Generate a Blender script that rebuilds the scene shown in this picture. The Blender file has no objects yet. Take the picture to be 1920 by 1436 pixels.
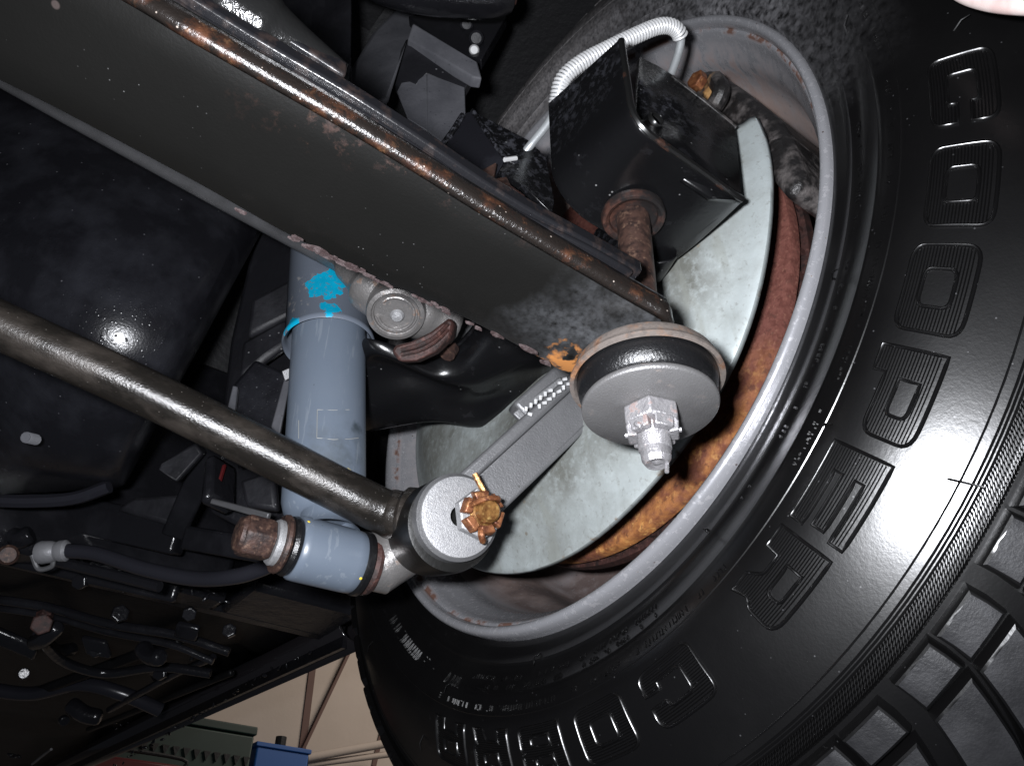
import bpy, bmesh, math, random
import numpy as np
from mathutils import Vector, Matrix
random.seed(7); rng = np.random.default_rng(7)
S = bpy.context.scene

# ------------------------------------------------------------------ frame of reference
# Wheel frame: origin on the wheel axis in the plane of the inner rim lip, X outboard, Y to the
# front of the car, Z up.  The car stands on a lift: that origin is 1.9 m above the floor.
OFF = np.array([0.0, 0.0, 1.9])
W, H, F = 1920.0, 1436.0, 1550.0
_n = np.array([-.796, .362, .484]); _n /= np.linalg.norm(_n)
_X = -_n; _phi = math.atan2(_n[1], _n[2])
_Z = np.array([0, math.cos(_phi), -math.sin(_phi)]); _Y = np.cross(_Z, _X)
M = np.array([_X, _Y, _Z])
CAM = M @ np.array([-.028, -.046, .543])
def ray(px, py): return M @ np.array([(px - W/2)/F, -(py - H/2)/F, -1.0])
def on(px, py, ax, v):
    d = ray(px, py); i = 'XYZ'.index(ax); return CAM + d*((v - CAM[i])/d[i])
def dep(px, py, d): return CAM + ray(px, py)*d
def A(*v): return np.array(v, float)
def unit(v): v = np.array(v, float); return v/np.linalg.norm(v)

# ------------------------------------------------------------------ camera
cd = bpy.data.cameras.new('camera'); cam = bpy.data.objects.new('camera', cd); S.collection.objects.link(cam)
cd.sensor_fit = 'HORIZONTAL'; cd.sensor_width = 36.0; cd.lens = F/W*36.0
cd.clip_start = 0.01; cd.clip_end = 60
mw = Matrix.Identity(4)
for i in range(3):
    for j in range(3): mw[i][j] = M[i][j]
    mw[i][3] = CAM[i] + OFF[i]
cam.matrix_world = mw; S.camera = cam

# ------------------------------------------------------------------ light: camera flash + dim workshop
wd = bpy.data.worlds.new('World'); S.world = wd; wd.use_nodes = True
bg = wd.node_tree.nodes['Background']; bg.inputs[0].default_value = (0.75, 0.82, 1.0, 1); bg.inputs[1].default_value = 0.035
fl = bpy.data.lights.new('flash', 'AREA'); fl.shape = 'RECTANGLE'; fl.size = 0.026; fl.size_y = 0.016
fl.energy = 5.6; fl.color = (0.93, 0.95, 1.0)
fo = bpy.data.objects.new('flash', fl); S.collection.objects.link(fo)
fm = mw.copy(); fp = CAM + OFF + M @ np.array([-.034, .020, 0.004]); fm.translation = Vector(fp); fo.matrix_world = fm
wl = bpy.data.lights.new('workshop_lamp', 'AREA'); wl.shape = 'RECTANGLE'; wl.size = 1.6; wl.size_y = 0.5; wl.energy = 38; wl.color = (1.0, 0.90, 0.80)
wo = bpy.data.objects.new('workshop_lamp', wl); S.collection.objects.link(wo)
wo.location = Vector((2.3, 1.3, 3.6)); wo.rotation_euler = (Vector((1.2, 2.9, 2.4)) - wo.location).to_track_quat('-Z', 'Y').to_euler()
S.view_settings.view_transform = 'Standard'; S.view_settings.look = 'None'
S.view_settings.exposure = 0.0; S.view_settings.gamma = 1.0

# ------------------------------------------------------------------ materials
class N:
    """small node-graph writer for layered procedural materials"""
    def __init__(s, name):
        s.m = bpy.data.materials.new(name); s.m.use_nodes = True; s.t = s.m.node_tree; s.n = s.t.nodes
        s.b = s.n['Principled BSDF']; g = s.n.new('ShaderNodeNewGeometry')
        sub = s.n.new('ShaderNodeVectorMath'); sub.operation = 'SUBTRACT'; sub.inputs[1].default_value = tuple(OFF)
        s.t.links.new(g.outputs['Position'], sub.inputs[0]); s.p = sub.outputs[0]; s.bumps = None; s.geo = g
    def ln(s, a, b): s.t.links.new(a, b)
    def rng(s, v, lo, hi, a=0.0, b=1.0):
        r = s.n.new('ShaderNodeMapRange'); r.inputs[1].default_value = lo; r.inputs[2].default_value = hi
        r.inputs[3].default_value = a; r.inputs[4].default_value = b; s.ln(v, r.inputs[0]); return r.outputs[0]
    def noise(s, sc, lo=0.4, hi=0.6, det=6, ro=.6, st=(1, 1, 1), dist=0.0, off=0.0):
        v = s.p
        mp = s.n.new('ShaderNodeMapping'); mp.inputs['Scale'].default_value = st; mp.inputs['Location'].default_value = (off, off*.7, -off); s.ln(v, mp.inputs[0])
        t = s.n.new('ShaderNodeTexNoise'); t.inputs['Scale'].default_value = sc; t.inputs['Detail'].default_value = det
        t.inputs['Roughness'].default_value = ro; t.inputs['Distortion'].default_value = dist; s.ln(mp.outputs[0], t.inputs['Vector'])
        return s.rng(t.outputs['Fac'], lo, hi)
    def dots(s, sc, r=.15, soft=.05, st=(1, 1, 1), keep=.5):
        mp = s.n.new('ShaderNodeMapping'); mp.inputs['Scale'].default_value = st; s.ln(s.p, mp.inputs[0])
        t = s.n.new('ShaderNodeTexVoronoi'); t.inputs['Scale'].default_value = sc; s.ln(mp.outputs[0], t.inputs['Vector'])
        d = s.rng(t.outputs['Distance'], r, r + soft, 1, 0)
        sp = s.n.new('ShaderNodeSeparateColor'); s.ln(t.outputs['Color'], sp.inputs[0])
        k = s.rng(sp.outputs[0], keep, keep + .02); return s.mul(d, k)
    def mul(s, a, b, op='MULTIPLY'):
        m = s.n.new('ShaderNodeMath'); m.operation = op
        for i, v in enumerate((a, b)):
            if isinstance(v, (int, float)): m.inputs[i].default_value = v
            else: s.ln(v, m.inputs[i])
        return m.outputs[0]
    def add(s, a, b):
        m = s.n.new('ShaderNodeMath'); m.operation = 'ADD'; m.use_clamp = True
        for i, v in enumerate((a, b)):
            if isinstance(v, (int, float)): m.inputs[i].default_value = v
            else: s.ln(v, m.inputs[i])
        return m.outputs[0]
    def dot(s, d, lo, hi):
        m = s.n.new('ShaderNodeVectorMath'); m.operation = 'DOT_PRODUCT'; m.inputs[1].default_value = tuple(d); s.ln(s.p, m.inputs[0])
        return s.rng(m.outputs['Value'], lo, hi)
    def near(s, c, r0, r1, wob=0.0, wsc=60):
        m = s.n.new('ShaderNodeVectorMath'); m.operation = 'DISTANCE'; m.inputs[1].default_value = tuple(c); s.ln(s.p, m.inputs[0])
        v = m.outputs['Value']
        if wob:
            t = s.n.new('ShaderNodeTexNoise'); t.inputs['Scale'].default_value = wsc; t.inputs['Detail'].default_value = 6; s.ln(s.p, t.inputs['Vector'])
            v = s.mul(v, s.rng(t.outputs['Fac'], 0, 1, -wob, wob), 'ADD')
        return s.rng(v, r0, r1, 1, 0)
    def radius(s, lo, hi):
        m = s.n.new('ShaderNodeVectorMath'); m.operation = 'MULTIPLY'; m.inputs[1].default_value = (0, 1, 1); s.ln(s.p, m.inputs[0])
        l = s.n.new('ShaderNodeVectorMath'); l.operation = 'LENGTH'; s.ln(m.outputs[0], l.inputs[0]); return s.rng(l.outputs['Value'], lo, hi)
    def mix(s, a, b, f, col=True):
        m = s.n.new('ShaderNodeMix'); m.data_type = 'RGBA' if col else 'FLOAT'
        k = (6, 7) if col else (2, 3)
        for i, v in zip(k, (a, b)):
            if hasattr(v, 'is_linked') or hasattr(v, 'node'): s.ln(v, m.inputs[i])
            else: m.inputs[i].default_value = ((*v, 1) if col else v)
        if isinstance(f, (int, float)): m.inputs[0].default_value = f
        else: s.ln(f, m.inputs[0])
        return m.outputs[2 if col else 0]
    def bump(s, h, strength, dist):
        b = s.n.new('ShaderNodeBump'); b.inputs['Strength'].default_value = strength; b.inputs['Distance'].default_value = dist
        s.ln(h, b.inputs['Height'])
        if s.bumps is not None: s.ln(s.bumps, b.inputs['Normal'])
        s.bumps = b.outputs[0]
    def done(s, col, rough, metal, spec=.5, coat=0.0, coatr=.1):
        def put(k, v):
            i = s.b.inputs[k]
            if isinstance(v, tuple): i.default_value = (*v, 1)
            elif isinstance(v, (int, float)): i.default_value = v
            else: s.ln(v, i)
        put('Base Color', col); put('Roughness', rough); put('Metallic', metal); put('Specular IOR Level', spec)
        put('Coat Weight', coat); put('Coat Roughness', coatr)
        if s.bumps is not None: s.ln(s.bumps, s.b.inputs['Normal'])
        return s.m

def layered(name, col, rough=.5, metal=0.0, spec=.5, layers=(), bumps=(), coat=0.0, coatr=.1):
    """layers: (mask function, colour, rough or None, metal or None)"""
    g = N(name); c, r, m = col, rough, metal
    if callable(c): c = c(g)
    for fn, lc, lr, lm in layers:
        k = fn(g)
        c = g.mix(c, lc(g) if callable(lc) else lc, k)
        if lr is not None: r = g.mix(r, lr, k, False)
        if lm is not None: m = g.mix(m, lm, k, False)
    for b in bumps: g.bump(g.noise(b[0], 0, 1) if len(b) == 3 else g.dots(b[0], .05, .30, keep=b[3]), b[1], b[2])
    return g.done(c, r, m, spec, coat, coatr)

def rustcol(dark=(.05, .018, .010), mid=(.16, .055, .022), hi=(.36, .15, .05), sc=60):
    def f(g):
        a = g.mix(dark, mid, g.noise(sc, .38, .58)); return g.mix(a, hi, g.noise(sc*1.7, .55, .72, off=3.1))
    return f

MT = {}
DUST = (.22, .21, .22)
MT['spring'] = layered('satin_black_spring', (.0035, .0034, .0031), .34, 0, .40,
    layers=[(lambda g: g.mul(g.noise(9, .45, .75), .5), (.0048, .0046, .0042), .40, None),
            (lambda g: g.mul(g.mul(g.dots(600, .10, .08, keep=.86), g.noise(22, .50, .66, det=5)), .8), (.11, .11, .11), .5, None),
            (lambda g: g.mul(g.near(A(-.055, -.12, -.148), .026, .070, .02, 50), g.mul(g.noise(60, .30, .62), g.noise(380, .25, .6, det=6))), (.060, .062, .066), .40, .2),  # grey sheen around the cushion cup, painted in as a lighter colour
            (lambda g: g.mul(g.mul(g.dot((.24, 1, 0), -.170, -.181), g.dot((1, 0, 0), -.25, -.21)), g.noise(110, .54, .64, det=8, ro=.75)), rustcol((.010, .005, .004), (.022, .010, .007), (.055, .025, .014), 260), .5, 0),
            (lambda g: g.mul(g.near(A(-.155, -.153, -.140), .003, .006, .006, 160), 1.0), (.035, .017, .014), .7, 0),
            (lambda g: g.mul(g.near(A(-.083, -.105, -.152), .009, .016, .016, 190), g.noise(120, .45, .52)), (.30, .12, .03), .8, 0),
            (lambda g: g.mul(g.dots(90, .10, .05, keep=.95), .7), (.03, .02, .018), .8, 0)],
    bumps=[(900, .15, .0004), (60, .08, .002)])
MT['leaf_edge'] = layered('rusty_spring_edge', (.010, .008, .007), .24, .1, .5,
    layers=[(lambda g: g.noise(60, .50, .64, det=8, ro=.7), rustcol((.022, .009, .006), (.060, .024, .012), (.17, .085, .04), 150), .38, .1),
            (lambda g: g.mul(g.dots(420, .12, .05, keep=.80), .8), (.35, .30, .26), .35, .3)],
    bumps=[(700, .4, .0008), (160, .3, .0012)])
MT['flake'] = layered('flaking_paint', (.055, .040, .040), .7, 0, .4, layers=[(lambda g: g.noise(400, .42, .56), (.022, .011, .011), .8, None)], bumps=[(900, .8, .001)])
MT['black_leaf'] = layered('gloss_black_leaf', (.006, .006, .007), .22, 0, .5,
    layers=[(lambda g: g.mul(g.noise(130, .52, .66), .7), (.022, .015, .013), .4, None)], bumps=[(500, .2, .0006)])
MT['pad'] = layered('glossy_black_pad', (.006, .006, .006), .17, 0, .5, bumps=[(120, .25, .002), (500, .3, .0006)])
MT['undercoat'] = layered('black_undercoat', (.0070, .0070, .0088), .22, 0, .45,
    layers=[(lambda g: g.mul(g.noise(26, .45, .72), .55), (.026, .027, .033), .34, None),
            (lambda g: g.mul(g.dots(260, .12, .05, keep=.93), .7), (.10, .10, .11), .3, None)],
    bumps=[(700, .22, .0006), (420, .28, .0006, .55), (170, .12, .001, .75)])
MT['wetblack'] = layered('glossy_wet_undercoat', (.0075, .0075, .009), .17, 0, .5,
    layers=[(lambda g: g.mul(g.noise(20, .5, .8), .5), (.026, .026, .031), .4, None)], bumps=[(60, .3, .004), (300, .25, .001)])
MT['dimblack'] = layered('dusty_black_chassis', (.008, .008, .010), .5, 0, .4,
    layers=[(lambda g: g.mul(g.noise(30, .42, .75), .7), (.026, .026, .031), .6, None),
            (lambda g: g.mul(g.dots(200, .12, .05, keep=.9), .6), (.2, .2, .21), .6, None)], bumps=[(200, .3, .0015)])
MT['panelgrey'] = layered('dusty_grey_panel', (.062, .063, .071), .6, 0, .4,
    layers=[(lambda g: g.noise(22, .40, .7), (.105, .105, .116), .7, None),
            (lambda g: g.mul(g.dots(300, .14, .06, keep=.82), .6), (.02, .02, .025), .7, None)], bumps=[(300, .3, .001)])
MT['gasblack'] = layered('gloss_black_arm', (.0032, .0032, .0036), .26, 0, .45,
    layers=[(lambda g: g.mul(g.noise(230, .50, .62, det=8, ro=.7), g.mul(g.dot((0, .1, 1), -.05, .0), .7)), (.045, .046, .055), .6, None),
            (lambda g: g.mul(g.noise(70, .60, .72, det=8), .35), (.022, .022, .025), .5, None),
            (lambda g: g.mul(g.dots(260, .10, .05, keep=.90), .6), (.2, .2, .2), .5, None)],
    bumps=[(300, .12, .0008), (30, .08, .004)])
MT['raw_edge'] = layered('worn_edge', (.006, .006, .006), .30, .1, .5, layers=[(lambda g: g.noise(60, .58, .68), rustcol((.02, .008, .006), (.07, .028, .016), (.16, .07, .035)), .6, 0)])
MT['tyre'] = layered('tyre_rubber', (.0020, .0019, .0020), .275, 0, .7,
    layers=[(lambda g: g.mul(g.noise(14, .46, .78), .6), (.0036, .0035, .0035), .34, None),
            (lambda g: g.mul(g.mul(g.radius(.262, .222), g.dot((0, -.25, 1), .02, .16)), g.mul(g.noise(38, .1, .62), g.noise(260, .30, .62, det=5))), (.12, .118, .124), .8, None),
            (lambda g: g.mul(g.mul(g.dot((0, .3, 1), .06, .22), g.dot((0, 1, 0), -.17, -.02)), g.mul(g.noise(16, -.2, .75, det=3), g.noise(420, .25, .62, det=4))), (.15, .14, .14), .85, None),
            (lambda g: g.mul(g.dots(420, .11, .05, keep=.93), .5), (.06, .06, .063), .5, None)],
    bumps=[(800, .10, .0004), (260, .05, .0006)])
MT['rim'] = layered('silver_wheel_paint', (.38, .38, .40), .24, .6, .5,
    layers=[(lambda g: g.mul(g.mul(g.dot((1, 0, 0), .004, .02), g.dot((0, .25, 1), -.10, .12)), g.noise(95, .40, .58, det=7, ro=.7, st=(.5, 1, 1))), (.17, .115, .10), .8, 0.0),
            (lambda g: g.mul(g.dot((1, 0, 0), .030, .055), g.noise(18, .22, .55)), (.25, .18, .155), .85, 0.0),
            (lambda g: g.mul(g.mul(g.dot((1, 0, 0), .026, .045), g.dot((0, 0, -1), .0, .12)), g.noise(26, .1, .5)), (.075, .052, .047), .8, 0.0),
            (lambda g: g.dots(190, .10, .05, keep=.93), (.05, .04, .04), .7, 0.0),
            (lambda g: g.mul(g.noise(330, .56, .66, det=8), .5), (.16, .15, .15), .6, 0.0), (lambda g: g.dots(420, .12, .05, keep=.90), (.10, .08, .07), .7, 0.0),
            (lambda g: g.mul(g.mul(g.radius(.2026, .2019), g.radius(.1985, .1998)), g.noise(70, .46, .56)), (.09, .045, .032), .8, 0.0)],
    bumps=[(700, .08, .0004)])
MT['rotor'] = layered('rusty_rotor', rustcol((.085, .027, .020), (.13, .047, .036), (.19, .085, .06), 260), .8, .1, .3,
    layers=[(lambda g: g.mul(g.dot((0, .15, -1), .060, .125), g.noise(48, .30, .60, det=9, ro=.7)), rustcol((.15, .05, .018), (.36, .15, .045), (.55, .29, .09), 120), .75, 0.1),
            (lambda g: g.mul(g.noise(220, .56, .66), .6), (.05, .02, .015), .8, None)],
    bumps=[(600, .4, .0008), (90, .4, .002)])
MT['shield'] = layered('galvanised_shield', (.50, .55, .555), .40, .45, .5,
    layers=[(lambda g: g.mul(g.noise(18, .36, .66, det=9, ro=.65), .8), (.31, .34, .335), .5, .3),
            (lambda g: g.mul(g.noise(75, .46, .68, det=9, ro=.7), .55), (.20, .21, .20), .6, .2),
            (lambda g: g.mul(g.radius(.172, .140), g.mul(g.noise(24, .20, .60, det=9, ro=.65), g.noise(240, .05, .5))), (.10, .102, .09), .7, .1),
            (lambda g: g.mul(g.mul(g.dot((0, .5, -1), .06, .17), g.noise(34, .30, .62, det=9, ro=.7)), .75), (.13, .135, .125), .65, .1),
            (lambda g: g.mul(g.radius(.1700, .1712), g.noise(90, .58, .66)), (.16, .13, .10), .7, .1),
            (lambda g: g.mul(g.noise(60, .60, .66, det=4, st=(1, 1, .12)), .5), (.20, .21, .19), .6, .2),
            (lambda g: g.mul(g.noise(330, .57, .68), .6), (.12, .12, .11), .7, 0),
            (lambda g: g.dots(150, .13, .05, keep=.93), (.13, .12, .10), .7, 0),
            (lambda g: g.near(A(0, -.105, .015), .002, .006, .006, 300), (.32, .20, .12), .8, 0)],
    bumps=[(300, .15, .0006), (18, .15, .004)])
MT['shield_back'] = layered('dark_shield_edge', (.04, .03, .025), .7, .2)
MT['cast'] = layered('cast_grey_iron', (.15, .15, .154), .40, .5, .5,
    layers=[(lambda g: g.mul(g.noise(70, .45, .7), .6), (.10, .10, .104), .5, None),
            (lambda g: g.dots(160, .1, .05, keep=.95), (.05, .05, .05), .7, 0)],
    bumps=[(1000, .4, .0006), (130, .2, .001)])
MT['cast_light'] = layered('machined_cast_face', (.29, .29, .295), .46, .5, .5,
    layers=[(lambda g: g.mul(g.noise(600, .50, .62), .6), (.19, .19, .20), .5, None), (lambda g: g.mul(g.noise(60, .5, .72), .5), (.26, .255, .255), None, None)],
    bumps=[(1300, .5, .0006)])
MT['washer'] = layered('grey_steel_washer', (.15, .147, .147), .46, .5, .5,
    layers=[(lambda g: g.mul(g.noise(50, .42, .7), .7), (.105, .10, .10), .5, None),
            (lambda g: g.mul(g.noise(1500, .55, .65), .6), (.24, .24, .25), .35, .7),
            (lambda g: g.mul(g.noise(120, .60, .72), .6), (.17, .13, .11), .7, 0)],
    bumps=[(1300, .5, .0005)])
MT['cup'] = layered('rusty_cup_lip', (.17, .145, .13), .55, .4, .5,
    layers=[(lambda g: g.noise(60, .50, .62), rustcol((.07, .035, .022), (.16, .075, .035), (.28, .14, .065), 150), .75, 0), (lambda g: g.mul(g.noise(260, .5, .65), .6), (.08, .07, .065), .6, .3)],
    bumps=[(700, .4, .0006)])
MT['rubber'] = layered('black_cushion_rubber', (.005, .005, .0055), .30, 0, .5,
    layers=[(lambda g: g.mul(g.dots(700, .15, .08, keep=.7), .4), (.03, .03, .033), .4, None)], bumps=[(900, .45, .0006)])
MT['silver'] = layered('silver_painted_steel', (.40, .39, .40), .34, .7, .5,
    layers=[(lambda g: g.mul(g.noise(200, .58, .66), .8), (.17, .10, .08), .7, .1), (lambda g: g.mul(g.noise(380, .5, .7), .6), (.24, .23, .245), .4, None)],
    bumps=[(700, .6, .0008), (200, .4, .0008)])
MT['rust_nut'] = layered('bright_rust', rustcol((.09, .03, .014), (.22, .085, .036), (.42, .20, .085), 200), .42, .45, .5, bumps=[(600, .5, .0006)])
MT['rust_gold'] = layered('brassy_rust', rustcol((.11, .045, .014), (.27, .135, .042), (.46, .29, .10), 220), .36, .55, .5, bumps=[(600, .4, .0005)])
MT['rust_bolt'] = layered('brown_rust', rustcol((.016, .009, .008), (.055, .029, .022), (.15, .09, .062), 190), .55, .3, .5, bumps=[(500, .5, .0007)])
MT['rust_dark'] = layered('dark_rust', rustcol((.014, .007, .006), (.040, .015, .012), (.085, .036, .028), 170), .65, .2, .5, bumps=[(450, .6, .001)])
MT['rust_washer'] = layered('dark_rusty_washer', (.018, .016, .016), .34, .4, .5, layers=[(lambda g: g.noise(90, .46, .62), rustcol((.02, .009, .007), (.055, .024, .017), (.11, .05, .035), 200), .5, .2)], bumps=[(500, .4, .0006)])
MT['rod'] = layered('dark_strut_rod', (.010, .0087, .0075), .22, .15, .5,
    layers=[(lambda g: g.mul(g.noise(60, .46, .66, st=(.5, 1, 1)), .9), (.036, .030, .0255), .40, .2),
            (lambda g: g.mul(g.dots(500, .12, .06, keep=.82), .6), (.10, .09, .08), .4, .2),
            (lambda g: g.near(dep(333, 740, .355), .0012, .0035, .003, 300), (.33, .16, .03), .8, 0)],
    bumps=[(900, .38, .0006), (90, .14, .001)])
MT['joint'] = layered('black_eye', (.0035, .0033, .003), .36, 0, .45, layers=[(lambda g: g.mul(g.noise(40, .55, .75), .5), (.03, .028, .026), .5, None)], bumps=[(300, .2, .0008)])
SB, ST = dep(606, 985, .428), dep(622, 470, .545); SD = unit(ST - SB)
def ontube(px, py, r):
    d = ray(px, py); w0 = CAM - SB; a_c = d - SD*np.dot(d, SD); b_c = w0 - SD*np.dot(w0, SD)
    A_, B_, C_ = np.dot(a_c, a_c), 2*np.dot(a_c, b_c), np.dot(b_c, b_c) - r*r; D = B_*B_ - 4*A_*C_
    return CAM + d*((-B_ - math.sqrt(max(D, 0)))/(2*A_))
Rt, Rc = .0219, .0262
E0 = dep(610, 1040, .412)
def shockmask(px, py, d, r0, r1, wob): return lambda g: g.near(ontube(px, py, Rt), r0, r1, wob, 130)
SHK = (.088, .107, .136)
MT['shock'] = layered('blue_grey_shock_paint', SHK, .34, 0, .5,
    layers=[(lambda g: g.mul(g.noise(30, .45, .8), .5), (.102, .121, .148), .4, None),
            (lambda g: g.dots(230, .07, .05, keep=.93), (.04, .05, .06), .5, None),
            (lambda g: g.mul(g.near(ontube(640, 835, Rt), .006, .020, .014, 90), g.noise(70, .40, .62, det=8)), (.05, .06, .07), .6, None),
            (shockmask(668, 800, .425, .002, .005, .005), (.03, .04, .05), .6, None),
            (lambda g: g.mul(g.noise(260, .60, .70, det=8), .5), (.085, .10, .125), .5, None),
            (lambda g: g.mul(g.noise(300, .61, .65, det=3, st=(1, 1, .08), off=5), .2), (.22, .24, .26), .4, None),
            (shockmask(655, 885, .412, .0005, .0022, .004), (.65, .50, .08), .5, None)],
    bumps=[(700, .05, .0004)])
CYAN = lambda g: g.mix(g.mix((.0, .30, .47), (.0, .24, .38), g.noise(90, .40, .62)), (.10, .13, .16), g.mul(g.noise(420, .56, .64, det=8), .85))
MT['shock_cover'] = layered('blue_grey_cover_with_cyan', (.096, .110, .136), .36, 0, .5,
    layers=[(lambda g: g.mul(g.noise(200, .56, .7), g.near(ontube(552, 560, Rc), .012, .02)), (.30, .28, .26), .6, None),
            (lambda g: g.near(ontube(616, 530, Rc), .0120, .0126, .018, 130), CYAN, .42, None),
            (lambda g: g.near(ontube(618, 578, Rc), .0045, .0050, .010, 160), CYAN, .42, None),
            (lambda g: g.near(ontube(648, 503, Rc), .0080, .0086, .010, 160), CYAN, .42, None),
            (lambda g: g.near(ontube(546, 612, Rc), .006, .0066, .008, 160), CYAN, .42, None),
            (lambda g: g.mul(g.mul(g.near(ontube(625, 625, Rc), .026, .030), g.dot((0, 0, 1), -.0545, -.0560)), g.noise(120, .45, .50)), CYAN, .42, None)],
    bumps=[(700, .05, .0004)])
MT['zinc'] = layered('zinc_brake_pipe', (.44, .46, .47), .42, .6, .5, layers=[(lambda g: g.mul(g.noise(90, .48, .7), .6), (.28, .29, .30), .5, None)], bumps=[(600, .15, .0004)])
MT['coil'] = layered('bright_coil_wire', (.72, .72, .72), .30, .45, .5, layers=[(lambda g: g.mul(g.noise(160, .5, .7), .5), (.50, .50, .51), .4, None)])
MT['yoke'] = layered('bare_steel_yoke', (.25, .24, .235), .30, .7, .5,
    layers=[(lambda g: g.mul(g.noise(90, .45, .68), .8), (.085, .078, .074), .5, .4), (lambda g: g.mul(g.noise(150, .60, .68), .8), (.11, .06, .035), .7, 0)], bumps=[(500, .4, .0008)])
MT['shaft'] = layered('grey_half_shaft', (.12, .12, .125), .40, .4, .5, layers=[(lambda g: g.mul(g.noise(60, .45, .7), .7), (.07, .07, .072), .5, None)], bumps=[(300, .2, .0006)])
MT['caliper'] = layered('grimy_black_caliper', (.014, .013, .013), .36, .2, .5,
    layers=[(lambda g: g.mul(g.noise(90, .46, .62, det=8), .8), (.085, .075, .072), .7, 0), (lambda g: g.mul(g.near(on(1322, 165, 'X', .0), .003, .012, .006, 120), g.noise(130, .4, .55)), (.40, .22, .08), .6, 0)],
    bumps=[(260, .7, .0016), (60, .4, .003)])
MT['white'] = layered('white_spot', (.6, .6, .6), .5)
MT['ferrule'] = layered('grey_ferrule', (.20, .20, .21), .5, .4, .5, bumps=[(300, .4, .001)])
MT['cable'] = layered('black_cable', (.014, .014, .018), .26, 0, .5, bumps=[(300, .15, .0006)])
MT['wall'] = layered('cream_workshop_wall', (.42, .36, .315), .8, 0, .2, layers=[(lambda g: g.mul(g.noise(2.2, .4, .75), .5), (.31, .265, .22), None, None)], bumps=[(60, .2, .003)])
MT['wallgap'] = layered('brown_seam', (.10, .055, .045), .8)
MT['green'] = layered('dark_green_paint', (.008, .022, .017), .5, 0, .4, layers=[(lambda g: g.mul(g.noise(12, .4, .7), .5), (.013, .03, .024), None, None)])
MT['redbox'] = layered('red_toolbox_paint', (.07, .008, .009), .4)
MT['bluebox'] = layered('blue_box_paint', (.013, .075, .26), .5, 0, .4)
MT['bodypaint'] = layered('black_gloss_bodywork', (.010, .009, .010), .12, 0, .5, coat=.6, coatr=.05)
MT['redpaint'] = layered('red_bodywork', (.30, .02, .03), .25, 0, .5, coat=.5)
MT['fender'] = layered('chalky_white_fender_lip', (.60, .50, .47), .5, layers=[(lambda g: g.mul(g.noise(60, .45, .6), .5), (.45, .28, .26), None, None)])
MT['floorblack'] = layered('black_floor_undercoat', (.0045, .0045, .005), .36, 0, .12, layers=[(lambda g: g.mul(g.noise(14, .45, .75), .6), (.014, .0135, .014), .42, None)], bumps=[(22, .25, .004), (240, .35, .0012)])
MT['dark'] = layered('dark_wheel_well', (.010, .010, .011), .6, 0, .3, bumps=[(120, .4, .003)])
MT['tread_top'] = layered('worn_tread_top', (.011, .011, .012), .46, 0, .4,
    layers=[(lambda g: g.noise(40, .40, .66), (.024, .024, .026), .6, None), (lambda g: g.mul(g.noise(300, .5, .65), .6), (.016, .016, .017), .5, None)], bumps=[(900, .4, .0006)])

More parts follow.
